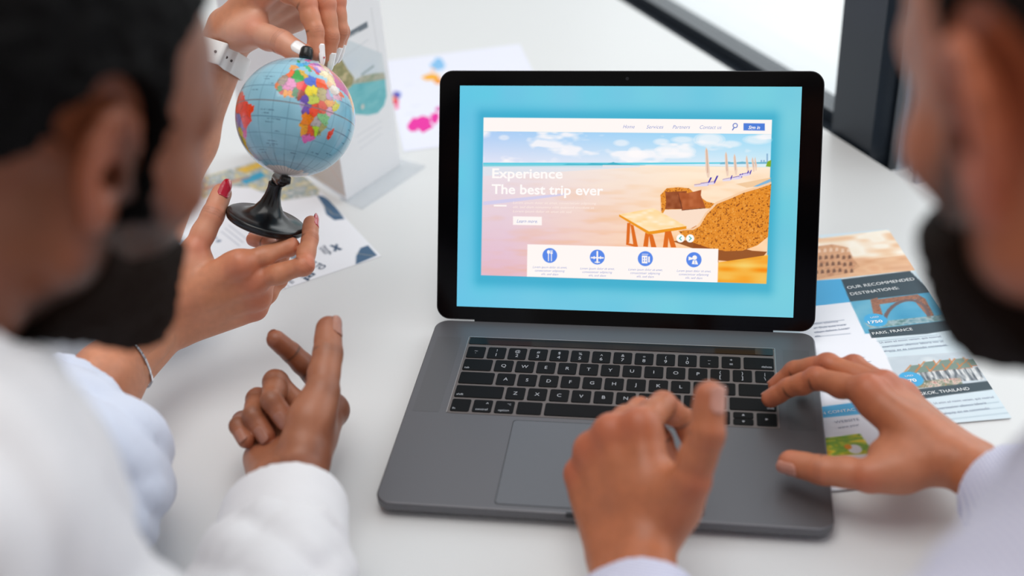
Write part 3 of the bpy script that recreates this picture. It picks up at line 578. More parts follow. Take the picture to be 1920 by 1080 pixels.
# --- standing folded leaflet in an acrylic stand
cst = empty('standing_leaflet', (-.33, .53, 0), 'upright folded leaflet with a sea cove photo standing behind the globe', 'leaflet')
A = TP(650, 379); B_ = TP(752, 312); B_[2] = A[2] = .003
def panel(P, Q, h_, paint, nm, res=.0008):
    X = (Q - P); w_ = np.linalg.norm(X); X = X / w_; Y = ZUP; N_ = np.cross(X, Y)
    v, f = box(0, w_, 0, h_, -.0006, 0, (P, X, Y, N_)); mk(nm, v, f, m_paper_edge, cst)
    c = Canvas(P, X, Y, w_, h_, res, (250, 250, 253)); c.T = lambda px, py: c.loc(on_plane(px, py, P, N_)); c.TT = lambda *p: [c.T(*q) for q in p]; c.N = N_
    paint(c); c.build('panel_print', m_print, cst, lift=.0001); return c
def paint(c):
    arch = [(600, 60), (626, 74), (650, 100), (680, 100), (720, 150), (725, 180), (720, 198), (708, 212), (690, 216), (668, 214), (640, 216), (600, 216)]
    c.poly(c.TT((600, 40), (640, 70), (716, 100), (724, 150), (725, 180), (720, 198), (708, 212), (690, 216), (668, 214), (640, 216), (600, 216)), lambda s: np.stack([226 + 8 * s.noise(30, 60, 2), 234 + 5 * s.noise(30, 60, 2), 240 + 0 * s.u], -1))
    c.poly(c.TT((600, 160), (655, 152), (690, 150), (722, 148), (725, 180), (720, 198), (708, 212), (690, 216), (668, 214), (640, 216), (600, 216)), pic([(100, 186, 196), (128, 205, 212), (150, 214, 218)], 60, 140, 70))
    c.poly(c.TT((600, 80), (620, 92), (640, 110), (652, 130), (664, 146), (662, 158), (648, 172), (600, 180)), pic([(120, 134, 96), (190, 176, 130), (150, 150, 104), (222, 204, 160), (96, 112, 84)], 90, 120, 73))
    c.poly(c.TT((662, 152), (680, 142), (700, 138), (720, 136), (723, 148), (690, 154), (660, 158)), pic([(120, 150, 120), (200, 196, 176), (140, 160, 150)], 120, 200, 76)); c.line(c.T(678, 140), c.T(700, 124), .002, (150, 170, 170)); c.circ(c.T(680, 200), .0030, (222, 222, 214))
    c.poly(c.TT((600, 96), (640, 68), (688, 40), (690, 51), (640, 78), (600, 108)), (118, 128, 138))
    for k in range(16): c.circ(c.T(696 + k * .8, 17 + k * 5.2), .0005, (120, 124, 130), .9)
    for k in range(3): c.line(c.T(668 + k * 3, 256 + 12 * k), c.T(716, 226 + 12 * k), .0007, (200, 204, 215), .6)
    c.line(c.T(640, 110), c.T(690, 74), .0008, (210, 215, 222), .8)
cp = panel(A, B_, .235, paint, 'photo_panel')
X_ = (B_ - A) / np.linalg.norm(B_ - A); Pt = lambda x, y: on_plane(x, y, A, cp.N)
v, f = text_at('time to your', Pt(646, 76), Pt(673, 60), .0035, cp.N, 0, .01, .0004); mk('bar_lettering', v, f, m_whink, cst)
C_ = TP(590, 340); C_[2] = .003
def paint(c):
    c.poly([(0, .004), (c.w, .004), (c.w, .06), (0, .06)], (226, 216, 208)); c.line(c.T(640, 362), c.T(600, 338), .0006, (240, 200, 170))
    for k in range(20): c.line((c.w * (k / 20.), .02 + .02 * math.sin(k / 6.)), (c.w * ((k + 1) / 20.), .02 + .02 * math.sin((k + 1) / 6.)), .0007, (235, 190, 165))
panel(C_ + (C_ - A) * .45, A, .235, paint, 'side_panel')
panel(C_ + (C_ - A) * .45 + np.array([-.085, .05, 0]), C_ + (C_ - A) * .45, .235, lambda c: None, 'back_panel', .004)
m_acr = bpy.data.materials.new('clear_acrylic'); m_acr.use_nodes = True; t = m_acr.node_tree; t.nodes.clear()
tb2 = t.nodes.new('ShaderNodeBsdfTransparent'); tb2.inputs[0].default_value = (.95, .96, .97, 1); gb = t.nodes.new('ShaderNodeBsdfPrincipled'); gb.inputs['Base Color'].default_value = (.85, .87, .9, 1); gb.inputs['Roughness'].default_value = .1
mxs = t.nodes.new('ShaderNodeMixShader'); mxs.inputs[0].default_value = .12; ou = t.nodes.new('ShaderNodeOutputMaterial'); t.links.new(tb2.outputs[0], mxs.inputs[1]); t.links.new(gb.outputs[0], mxs.inputs[2]); t.links.new(mxs.outputs[0], ou.inputs[0])
NP = np.cross(X_, ZUP); a = [A[:2] - NP[:2] * .01, A[:2] + NP[:2] * .028 - X_[:2] * .005, B_[:2] + NP[:2] * .028 + X_[:2] * .012, B_[:2] - NP[:2] * .01 + X_[:2] * .012]
a = [tuple(q) for q in a]; v, f = prism([(a, .0002), (a, .003)]); mk('acrylic_foot', v, f, m_acr, cst)

# ================================================================== globe
def cam2w(v): v = np.array(v, float); v /= np.linalg.norm(v); return RC.T @ v
GZ = 1.00; GC = DP(554.5, 220.5, GZ); GR = 111.0 / F_PX * GZ * .998
gN = cam2w((.14, -.975, .11)); E0 = cam2w((0, 0, -1)); E0 = E0 - gN * (E0 @ gN); E0 /= np.linalg.norm(E0); gE = np.cross(gN, E0)
th_ = math.radians(4); E0, gE = E0 * math.cos(th_) + gE * math.sin(th_), gE * math.cos(th_) - E0 * math.sin(th_)
nlo, nla = 720, 360
lon = np.linspace(-180, 180, nlo + 1)[:-1]; lat = np.linspace(-89.5, 89.5, nla)
LO_, LA_ = np.meshgrid(lon, lat)
LAND = dict(
 africa=([(-6,36),(3,37),(10,37.3),(11,33.5),(15,32),(20,31),(22,33),(32,31.3),(34,28),(37,21),(39,15.5),(43,12),(51,12),(48,5),(42,-1.5),(39.5,-6),(40.5,-14.5),(35,-20),(35.5,-24),(32.5,-26.5),(30,-31.5),(25.7,-34),(20,-34.8),(18,-32),(15.5,-27),(12,-17.5),(13.5,-11),(12,-5.5),(9,-1),(9.5,4),(5,4.3),(4,6.3),(-4,5.2),(-8,4.4),(-13,8.5),(-16.8,12.5),(-17.3,14.8),(-16.3,20),(-13,27.5),(-9.7,30.5),(-6,34)],
  [(-7,32,'e8702a'),(-12,24,'a08878'),(-11,20,'8f8070'),(2,29,'1f9a3c'),(9,34,'d8b040'),(17,27,'5a78cc'),(29,27,'e8602c'),(-3,18,'e08cc0'),(-4,14,'dc84ba'),(9,17,'dd2a30'),(18,15,'f0d820'),(30,15,'bcae80'),(8,9,'a04a38'),(4,9.5,'2a7a4a'),(-1.5,8,'e89840'),(-5.5,7.5,'f0a030'),(-10,7,'c84838'),(-13,11,'2a8a50'),(-15.5,13.5,'d87830'),(12.5,5,'6a4aa8'),(20,7,'c8d060'),(11.5,-1,'c0a8d8'),(15,-1.5,'7a58b0'),(23,-2,'e84e22'),(18,-12,'f08a20'),(17,-22,'f2a818'),(24,-22,'e2602a'),(24,-30,'e880c4'),(28,-14,'c0b8b8'),(30,-19,'b8d83a'),(35,-18,'b0ac70'),(34,-7,'90c890'),(38,0,'e8b8d0'),(33,1.5,'e07060'),(39,8.5,'f0b060'),(46,6,'d8d050'),(38,15,'c8a0c0')]),
 madagascar=([(44,-16),(49.5,-12.3),(50.3,-16),(47,-25),(44,-25),(43.5,-21)], [(47,-20,'e0482a')]),
 samerica=([(-80,-5),(-78,2),(-77,8),(-72,12),(-62,10.5),(-51,4),(-50,0),(-44,-2.5),(-35,-6),(-35,-9),(-39,-14),(-39,-20),(-48,-26),(-53,-33.5),(-58,-34.5),(-57,-38),(-62,-39),(-65,-43),(-67.5,-46),(-69,-52),(-72,-54),(-75,-50),(-73,-40),(-71.5,-30),(-70,-18),(-76,-14),(-80,-5)],
  [(-50,-10,'e8441e'),(-40,-8,'ee4c1c'),(-60,-5,'e8441e'),(-50,-20,'e04020'),(-56,-32,'e060a0'),(-58,-23,'9a80b8'),(-65,-17,'9088c0'),(-66,-38,'c8b820'),(-64,-28,'c8b820'),(-68,-47,'c8b820'),(-71,-35,'4a9a4a'),(-56,4,'d84830'),(-66,8,'d05838')]),
 europe=([(-9.5,37),(-9,43.5),(-1.5,43.5),(-4.5,48.5),(2,51),(8,54),(8.5,57),(12,54.5),(20,55),(24,59),(30,60),(40,66),(60,68),(60,40),(50,37),(48,30),(36,31.5),(36,36),(27,37),(23,37),(19,42),(13.5,45.5),(18,40),(15.5,38),(9,44),(3,42),(-1,37.5),(-5,36)],
  [(-4,40,'e0a050'),(2,47,'18a8d8'),(10,51,'1f9acc'),(12,43,'3ab070'),(20,50,'c860a0'),(18,46,'e07830'),(25,45,'9070c0'),(22,39,'d05060'),(30,50,'e8a0b8'),(45,58,'ead8c0'),(33,39,'e8d8b0'),(44,34,'e0c890'),(52,35,'e8b8a0'),(55,47,'e8d0d8'),(28,56,'a070c0')]),
 scandinavia=([(5,59),(11,59),(13,56),(17,60),(22,65),(28,70),(18,70),(12,65),(5,62)], [(15,62,'d070a8')]), uk=([(-5,50),(1.5,51),(-2,56),(-5,58.5),(-6,55),(-3,53)], [(-2,54,'2a9a60')]),
 arabia=([(35,28),(43,13),(52,16),(59.5,22),(56,26),(51,25),(48,30),(36,33)], [(44,24,'e6dcd4'),(47,15,'e8c0d0'),(57,21,'d86830'),(39,31,'e0b088')]),  # the whitish Arabia colour has glare on the ball painted in
 asia=([(48,30),(57,27),(66,25),(72,20),(77,8),(80,15),(90,22),(98,10),(105,10),(108,20),(120,30),(122,40),(140,50),(140,60),(179,68),(100,77),(60,70),(50,50)], [(78,22,'e0a040'),(65,32,'c05090'),(100,35,'e8d020'),(100,60,'e07040'),(110,48,'50a860'),(70,45,'d06060'),(105,15,'8060b0')]),
 namerica=([(-168,66),(-125,70),(-80,72),(-60,55),(-70,43),(-81,30),(-97,27),(-97,18),(-88,15),(-83,9),(-95,15),(-108,25),(-118,33),(-125,48),(-150,60)], [(-100,58,'e8a030'),(-100,40,'c05088'),(-102,24,'50a050'),(-150,65,'c05088')]),
 greenland=([(-73,78),(-20,82),(-20,70),(-43,60),(-55,68)], [(-40,72,'e0e0e0')]), australia=([(114,-22),(130,-12),(142,-11),(153,-27),(148,-38),(135,-34),(116,-35)], [(120,-25,'e06030'),(145,-25,'e8c030')]))
Dx = np.cos(np.radians(LA_)) * np.cos(np.radians(LO_)); Dy = np.cos(np.radians(LA_)) * np.sin(np.radians(LO_)); Dz = np.sin(np.radians(LA_)); DD = np.stack([Dx, Dy, Dz], -1)
gcol = np.zeros((nla, nlo, 3)) + np.array([138, 190, 210.])
gcol += 5 * vnoise(DD, 6, 3)[..., None]
jx = LO_ + 1.6 * vnoise(DD, 22, 1) + .8 * vnoise(DD, 50, 5); jy = LA_ + 1.6 * vnoise(DD, 22, 2) + .8 * vnoise(DD, 50, 6)
grid = (np.abs((LO_ + 7.5) % 15 - 7.5) * np.cos(np.radians(LA_)) < .32) | (np.abs((LA_ + 7.5) % 15 - 7.5) < .30)
gcol[grid] = gcol[grid] * .55 + np.array([50, 90, 120]) * .45
for (a, b, L_) in [(-35, 25, 14), (-33, 22, 8), (-25, 17, 6), (-28, -9, 15), (-26, -12, 8), (-20, -17, 14), (-22, -20, 9), (-22, -38, 13), (-24, -41, 16), (-20, -43, 9), (-44, 10, 10), (-12, -28, 6), (60, -15, 10), (66, -22, 8), (55, -38, 12), (70, -8, 9), (8, -48, 9), (34, -42, 12), (-40, -48, 14), (-38, -51, 10), (-50, -12, 0)]:
    mk_ = (np.abs(LA_ - b) < .6) & (LO_ > a) & (LO_ < a + L_) & (vnoise(DD, 60, 9) > -.25); gcol[mk_] = gcol[mk_] * .45 + np.array([40, 70, 100]) * .55
for nm, (pl_, seeds) in LAND.items():
    ins = np.zeros(LO_.shape, bool)
    for i in range(len(pl_)):
        (x1, y1), (x2, y2) = pl_[i - 1], pl_[i]; c_ = (y1 > jy) != (y2 > jy); ins ^= c_ & (jx < (x2 - x1) * (jy - y1) / (y2 - y1 + 1e-12) + x1)
    best = np.full(LO_.shape, 1e9); second = best.copy(); cc = np.zeros(LO_.shape + (3,))
    for sx, sy, hx in seeds:
        d_ = np.hypot(jx - sx, jy - sy); m_ = d_ < best; second = np.where(m_, best, np.minimum(second, d_)); best = np.where(m_, d_, best); cc[m_] = [int(hx[k:k + 2], 16) for k in (0, 2, 4)]
    border = (second - best < .5)[..., None]; cc = np.where(border, cc * .72, cc)
    spk = (vnoise(DD, 130, 12) > .62)[..., None]; cc = np.where(spk, cc * .6, cc); lum_ = cc.mean(-1, keepdims=True); cc = np.clip(lum_ + (cc - lum_) * 1.25, 0, 255) * .94; gcol = np.where(ins[..., None], cc, gcol)
cap = (LA_ < -69 + 3 * vnoise(DD, 14, 4)); gcol[cap] = (222, 220, 214); g2 = cap & (np.abs((LO_ + 5) % 10 - 5) < 1.2); gcol[g2] = (176, 176, 176)
gcol[np.abs(LA_) < .5] = (120, 110, 110)
V = GC + GR * (Dx[..., None] * E0 + Dy[..., None] * gE + Dz[..., None] * gN); n = nlo * nla; idx = np.arange(n).reshape(nla, nlo); ir = np.roll(idx, -1, 1)
Fq = np.stack([idx[:-1], ir[:-1], ir[1:], idx[1:]], -1).reshape(-1, 4)
globe = empty('desk_globe', tuple(DP(500, 411, GZ + .03)), 'small blue desk globe on a black round foot, held up by two hands', 'globe')
me = bpy.data.meshes.new('globe_ball'); fast_mesh(me, V.reshape(-1, 3), Fq); at_ = me.attributes.new('print', 'FLOAT_COLOR', 'POINT')
at_.data.foreach_set('color', np.hstack([s2l(np.clip(gcol, 0, 255)).reshape(-1, 3), np.ones((n, 1))]).astype(np.float32).ravel())
me.polygons.foreach_set('use_smooth', np.ones(len(me.polygons), bool)); m_gl = attr_mat('glossy_globe_print', .25, spec=.5, coat=.5); me.materials.append(m_gl)
ball = bpy.data.objects.new('globe_ball', me); COL.objects.link(ball); par(ball, globe)
m_blk = node_mat('black_plastic', (14, 14, 16), .22, noise=.08, nscale=80, spec=.55)
sN = cam2w((.31, -.90, -.30)); sX = np.cross(sN, cam2w((0, 0, 1))); sX /= np.linalg.norm(sX); sY = np.cross(sN, sX); SB = DP(499, 412, GZ + .03) - sN * .004
SF = (SB, sX, sY, sN)
v, f = lathe([(.0325, -.001), (.0345, 0), (.0352, .002), (.0345, .0034), (.0350, .004), (.0348, .0055), (.033, .0065), (.026, .0072), (.0195, .0092), (.0135, .0135), (.0095, .020), (.0072, .027), (.0062, .034), (.0064, .037), (.0064, .039), (.005, .040)], SF); mk('foot', v, f, m_blk, globe, True)
SPole = GC - gN * (GR + .0015)
top = SB + sN * .040
v, f = join(tube([top - sN * .002, top + sN * .004, top + (SPole - gN * .006 - top) * .6, SPole - gN * .004], [.0045, .005, .0042, .0036]), tube([SPole - gN * .0065, SPole - gN * .0055, SPole - gN * .001, SPole + gN * .0005], [.0035, .0050, .0050, .0040])); mk('joint', v, f, m_blk, globe, True)
bk = cam2w((-.25, 0, 1)); bk = bk - gN * (bk @ gN); bk /= np.linalg.norm(bk)
arc = [GC + (GR + .0055) * (math.cos(a) * bk + math.sin(a) * gN) for a in np.radians(np.linspace(-86, 88, 40))]
v, f = tube(arc, .0028, 10); mk('meridian_arm', v, f, m_blk, globe, True)
NPole = GC + gN * (GR + .001)
v, f = join(tube([NPole, NPole + gN * .003, NPole + gN * .006, NPole + gN * .009, NPole + gN * .011, NPole + gN * .012], [.0056, .0062, .0058, .0056, .0044, .002])); mk('top_knob', v, f, m_blk, globe, True)
HANDS = {
 'man_left_R': dict(i=[(-0.2210, 0.0598, 0.0505), (-0.2469, 0.0956, 0.0592), (-0.2617, 0.0947, 0.0805), (-0.2711, 0.0909, 0.0966)], m=[(-0.2367, 0.0558, 0.0351), (-0.2673, 0.0655, 0.0721), (-0.2600, 0.0368, 0.0767), (-0.2475, 0.0268, 0.0647)], r=[(-0.2530, 0.0450, 0.0273), (-0.2815, 0.0566, 0.0602), (-0.2755, 0.0300, 0.0661), (-0.2631, 0.0189, 0.0550)], p=[(-0.2696, 0.0311, 0.0247), (-0.2940, 0.0463, 0.0446), (-0.2895, 0.0288, 0.0552), (-0.2786, 0.0146, 0.0536)], t=[(-0.2220, -0.0065, 0.0715), (-0.2147, 0.0319, 0.0917), (-0.2174, 0.0633, 0.1046), (-0.2215, 0.0864, 0.1132)], nd=[(-0.4525, 0.8903, -0.0505), (-0.1101, -0.8161, 0.5674), (-0.1446, -0.7790, 0.6102), (-0.3511, -0.3711, 0.8596), (0.9171, 0.0129, 0.3985)], w=[(-0.2281, -0.0316, 0.0563)], f=[(-0.2059, -0.1289, 0.0499)], dors=[(0.6038, -0.0641, -0.7946)]),
 'man_right_L': dict(i=[(0.0336, -0.0192, 0.1170), (0.0473, 0.0215, 0.1034), (0.0617, 0.0298, 0.0834), (0.0704, 0.0210, 0.0690)], m=[(0.0135, -0.0169, 0.1078), (0.0304, 0.0264, 0.0924), (0.0462, 0.0246, 0.0669), (0.0543, 0.0148, 0.0516)], r=[(-0.0002, -0.0186, 0.0918), (0.0162, 0.0194, 0.0740), (0.0301, 0.0101, 0.0515), (0.0368, -0.0040, 0.0391)], p=[(-0.0093, -0.0218, 0.0723), (0.0042, 0.0068, 0.0572), (0.0146, -0.0002, 0.0403), (0.0207, -0.0129, 0.0291)], t=[(0.0502, -0.0700, 0.0726), (0.0688, -0.0660, 0.1123), (0.0782, -0.0546, 0.1429), (0.0800, -0.0398, 0.1630)], nd=[(0.3270, 0.8817, -0.3402), (0.3687, 0.8582, -0.3572), (0.4519, 0.7008, -0.5519), (0.4519, 0.7008, -0.5519), (0.6209, -0.6581, 0.4259)], w=[(0.0328, -0.0903, 0.0589)], f=[(0.0286, -0.1903, 0.0594)], dors=[(-0.5190, -0.5114, 0.6849)]),
 'man_right_R': dict(i=[(0.1996, 0.0845, 0.0746), (0.1641, 0.1120, 0.0632), (0.1442, 0.1193, 0.0469), (0.1307, 0.1220, 0.0329)], m=[(0.2140, 0.1004, 0.0665), (0.1747, 0.1318, 0.0623), (0.1500, 0.1421, 0.0467), (0.1370, 0.1420, 0.0308)], r=[(0.2295, 0.1074, 0.0529), (0.1965, 0.1398, 0.0563), (0.1736, 0.1496, 0.0417), (0.1604, 0.1499, 0.0259)], p=[(0.2444, 0.1090, 0.0363), (0.2208, 0.1361, 0.0393), (0.2044, 0.1494, 0.0345), (0.1900, 0.1587, 0.0274)], t=[(0.2418, 0.0316, 0.0513), (0.1979, 0.0215, 0.0459), (0.1653, 0.0322, 0.0390), (0.1431, 0.0440, 0.0336)], nd=[(-0.3663, 0.7833, 0.5024), (-0.5143, 0.7508, 0.4144), (-0.4933, 0.7597, 0.4237), (0.0137, 0.6226, 0.7825), (-0.4809, -0.8749, 0.0578)], w=[(0.2724, 0.0306, 0.0476)], f=[(0.3062, -0.0617, 0.0800)], dors=[(0.4495, 0.2315, 0.8628)]),
 'woman_red_R': dict(i=[(-0.3196, 0.1580, 0.1265), (-0.2845, 0.1860, 0.1268), (-0.2971, 0.2084, 0.1307), (-0.3124, 0.2194, 0.1335)], m=[(-0.3121, 0.1621, 0.1059), (-0.2656, 0.1651, 0.1211), (-0.2675, 0.1937, 0.1302), (-0.2709, 0.2126, 0.1356)], r=[(-0.3146, 0.1677, 0.0858), (-0.3040, 0.2075, 0.1039), (-0.3232, 0.2279, 0.1045), (-0.3407, 0.2373, 0.1018)], p=[(-0.3229, 0.1746, 0.0668), (-0.3076, 0.2032, 0.0799), (-0.3213, 0.2192, 0.0813), (-0.3374, 0.2269, 0.0795)], t=[(-0.3830, 0.1430, 0.1023), (-0.3634, 0.1680, 0.1327), (-0.3519, 0.1923, 0.1535), (-0.3503, 0.2155, 0.1626)], nd=[(0.5902, 0.8060, 0.0461), (0.9462, 0.0769, 0.3145), (0.3767, 0.8212, 0.4287), (0.3665, 0.8553, 0.3661), (0.6709, -0.3068, 0.6751)], w=[(-0.3915, 0.1315, 0.0759)], f=[(-0.4105, 0.0324, 0.0660)], dors=[(0.4684, -0.8705, -0.1511)]),
 'woman_white_L': dict(i=[(-0.3133, 0.3286, 0.3163), (-0.2763, 0.3069, 0.3027), (-0.2676, 0.2929, 0.2826), (-0.2657, 0.2837, 0.2661)], m=[(-0.3053, 0.3485, 0.3102), (-0.2651, 0.3241, 0.2965), (-0.2602, 0.3093, 0.2708), (-0.2644, 0.3022, 0.2526)], r=[(-0.3022, 0.3641, 0.2963), (-0.2618, 0.3448, 0.2914), (-0.2582, 0.3311, 0.2672), (-0.2654, 0.3251, 0.2495)], p=[(-0.3014, 0.3760, 0.2782), (-0.2697, 0.3615, 0.2757), (-0.2620, 0.3503, 0.2597), (-0.2671, 0.3442, 0.2435)], t=[(-0.3629, 0.3316, 0.2677), (-0.3279, 0.3064, 0.2763), (-0.2987, 0.2890, 0.2745), (-0.2773, 0.2788, 0.2666)], nd=[(0.9374, -0.2485, 0.2439), (0.9067, -0.4196, -0.0434), (0.8674, -0.4582, -0.1939), (0.8932, -0.4332, -0.1201), (0.1262, -0.4325, 0.8928)], w=[(-0.3770, 0.3552, 0.2558)], f=[(-0.4251, 0.3523, 0.1677)], dors=[(-0.4182, 0.5430, 0.7281)]),
}
# ================================================================== people: signed-distance modelling
def nrm(v): v = np.array(v, float); return v / (np.linalg.norm(v) + 1e-12)
def RCN(a, b, ra, rb):
    a = np.array(a, float); b = np.array(b, float); ab = b - a; L = ab @ ab + 1e-12
    def f(P):
        t = np.clip(((P - a) @ ab) / L, 0, 1); return np.linalg.norm(P - a - t[:, None] * ab, axis=1) - (ra + (rb - ra) * t)
    return (f, (a + b) / 2, math.sqrt(L) / 2 + max(ra, rb))
def ELL(c, r, Rm=None):
    c = np.array(c, float); r = np.array(r, float); Rm = np.eye(3) if Rm is None else np.array(Rm)
    def f(P):
        q = (P - c) @ Rm / r; k0 = np.linalg.norm(q, axis=1); k1 = np.linalg.norm(q / r, axis=1) + 1e-9; return k0 * (k0 - 1) / k1
    return (f, c, float(r.max()))
def smin(a, b, k):
    h = np.clip(.5 + .5 * (b - a) / k, 0, 1); return b * (1 - h) + a * h - k * h * (1 - h)
def ev(ops, P, ctr=None, rad=None):
    d = np.full(len(P), .5)
    for op in ops:
        if op[0] == 'd': d = d + op[1](P, d); continue
        if op[0] == 'm': d = np.maximum(d, op[1](P)); continue
        if op[0] == 'g':
            if ctr is not None and np.linalg.norm(ctr - op[3]) > op[4] + rad + .03: continue
            g = ev(op[1], P, ctr, rad); k = op[2](P) if callable(op[2]) else op[2]; d = smin(d, g, k); continue
        f, c, br = op[1]; k = op[2]
        if ctr is not None and np.linalg.norm(ctr - c) > br + rad + k + .012: continue
        if op[0] == 'u': d = smin(d, f(P), k)
        else: d = -smin(-d, f(P), k)
    return d
def sdf_mesh(ops, lo, hi, h, B=10):
    lo = np.array(lo, float); hi = np.array(hi, float); nb = np.maximum(np.ceil((hi - lo) / (h * B)).astype(int), 1); N = nb * B
    br = h * B * math.sqrt(3) / 2
    bc = np.stack(np.meshgrid(*[lo[i] + (np.arange(nb[i]) + .5) * h * B for i in range(3)], indexing='ij'), -1).reshape(-1, 3)
    dc = ev(ops, bc); act = np.abs(dc) < br * 1.35 + .006
    D = np.where(dc < 0, -1., 1.).astype(np.float32).reshape(nb); D = np.repeat(np.repeat(np.repeat(D, B, 0), B, 1), B, 2)
    off = np.stack(np.meshgrid(*[np.arange(B)] * 3, indexing='ij'), -1).reshape(-1, 3)
    ids = np.argwhere(act.reshape(nb))
    for b in ids:
        g = b * B; P = lo + (g + off) * h; c = lo + (g + (B - 1) / 2) * h
        D[g[0]:g[0] + B, g[1]:g[1] + B, g[2]:g[2] + B] = ev(ops, P, c, br).reshape(B, B, B)
    D[0] = D[-1] = 1; D[:, 0] = D[:, -1] = 1; D[:, :, 0] = D[:, :, -1] = 1
    S = D < 0
    def cube(A, i): return A[i[0]:A.shape[0] - 1 + i[0], i[1]:A.shape[1] - 1 + i[1], i[2]:A.shape[2] - 1 + i[2]]
    cs = [(x, y, z) for x in (0, 1) for y in (0, 1) for z in (0, 1)]
    cnt = sum(cube(S, c).astype(np.int8) for c in cs); cells = np.argwhere((cnt > 0) & (cnt < 8))
    val = np.stack([D[cells[:, 0] + c[0], cells[:, 1] + c[1], cells[:, 2] + c[2]] for c in cs], 1)
    acc = np.zeros((len(cells), 3)); num = np.zeros(len(cells))
    for i in range(8):
        for j in range(i + 1, 8):
            ci, cj = np.array(cs[i]), np.array(cs[j])
            if np.abs(ci - cj).sum() != 1: continue
            m = (val[:, i] < 0) != (val[:, j] < 0); t = np.clip(val[:, i] / (val[:, i] - val[:, j] + 1e-12), 0, 1)
            p = ci + t[:, None] * (cj - ci); acc += np.where(m[:, None], p, 0); num += m
    V = lo + (cells + acc / num[:, None]) * h
    idx = np.full(np.array(D.shape), -1, np.int32); idx[cells[:, 0], cells[:, 1], cells[:, 2]] = np.arange(len(cells))
    Fq = []
    for ax in range(3):
        a1, a2 = (ax + 1) % 3, (ax + 2) % 3
        sl0 = [slice(None)] * 3; sl1 = [slice(None)] * 3; sl0[ax] = slice(0, -1); sl1[ax] = slice(1, None)
        ch = np.argwhere(S[tuple(sl0)] != S[tuple(sl1)]); fl = S[ch[:, 0], ch[:, 1], ch[:, 2]]
        e1 = np.zeros(3, int); e1[a1] = 1; e2 = np.zeros(3, int); e2[a2] = 1
        q = [idx[tuple((ch - o).T)] for o in (e1 * 0, e1, e1 + e2, e2)]; q = np.stack(q, 1); ok = (q >= 0).all(1)
        q = q[ok]; fl = fl[ok]; q = np.where(fl[:, None], q, q[:, ::-1]); Fq.append(q)
    return V, np.vstack(Fq)
def sdf_obj(name, chunks, mat, parent=None, colfn=None):
    Vs, Fs, k = [], [], 0
    for V, Fq in chunks: Vs.append(V); Fs.append(Fq + k); k += len(V)
    V = np.vstack(Vs); Fq = np.vstack(Fs); me = bpy.data.meshes.new(name); fast_mesh(me, V, Fq)
    me.polygons.foreach_set('use_smooth', np.ones(len(me.polygons), bool)); me.materials.append(mat)
    if colfn is not None:
        c = s2l(np.clip(colfn(V), 0, 255)); a = me.attributes.new('print', 'FLOAT_COLOR', 'POINT'); a.data.foreach_set('color', np.hstack([c, np.ones((len(V), 1))]).astype(np.float32).ravel())
    o = bpy.data.objects.new(name, me); COL.objects.link(o)
    if parent: par(o, parent)
    return o
def skin_mat(name, rough=.45, sss=.12):
    m = attr_mat(name, rough); t = m.node_tree; b = t.nodes['Principled BSDF']
    b.inputs['Subsurface Weight'].default_value = sss; b.inputs['Subsurface Radius'].default_value = (1.0, .4, .2); b.inputs['Subsurface Scale'].default_value = .006
    tcn = t.nodes.new('ShaderNodeTexCoord'); n = t.nodes.new('ShaderNodeTexVoronoi'); n.inputs['Scale'].default_value = 900; t.links.new(tcn.outputs['Object'], n.inputs['Vector'])
    bp = t.nodes.new('ShaderNodeBump'); bp.inputs['Strength'].default_value = .12; bp.inputs['Distance'].default_value = .0005; t.links.new(n.outputs['Distance'], bp.inputs['Height']); t.links.new(bp.outputs['Normal'], b.inputs['Normal'])
    return m
def fabric_mat(name, col, check=None):
    m = node_mat(name, col, .85, noise=.03, nscale=60, bump=.25, bscale=900, spec=.2, sheen=.2)
    if check:
        t = m.node_tree; b = t.nodes['Principled BSDF']; tcn = t.nodes.new('ShaderNodeTexCoord'); prev = None
        vals = []
        for vec in ((1, .2, .1), (.1, 1, .9)):
            wv = t.nodes.new('ShaderNodeTexWave'); wv.inputs['Scale'].default_value = 130; mp = t.nodes.new('ShaderNodeVectorMath'); mp.operation = 'DOT_PRODUCT'; mp.inputs[1].default_value = vec
            cx = t.nodes.new('ShaderNodeCombineXYZ'); t.links.new(tcn.outputs['Object'], mp.inputs[0]); t.links.new(mp.outputs['Value'], cx.inputs['X']); t.links.new(cx.outputs['Vector'], wv.inputs['Vector']); vals.append(wv.outputs['Fac'])
        ml = t.nodes.new('ShaderNodeMath'); ml.operation = 'MULTIPLY'; t.links.new(vals[0], ml.inputs[0]); t.links.new(vals[1], ml.inputs[1])
        mx = t.nodes.new('ShaderNodeMix'); mx.data_type = 'RGBA'; mx.inputs['A'].default_value = tuple(s2l(col)) + (1,); mx.inputs['B'].default_value = tuple(s2l(check)) + (1,)
        t.links.new(ml.outputs[0], mx.inputs['Factor']); t.links.new(mx.outputs['Result'], b.inputs['Base Color'])
    return m
FR = {'i': (.0098, .0088, .0080, .0068), 'm': (.0100, .0090, .0082, .0070), 'r': (.0096, .0085, .0077, .0065), 'p': (.0086, .0075, .0068, .0057), 't': (.0138, .0118, .0111, .0092)}
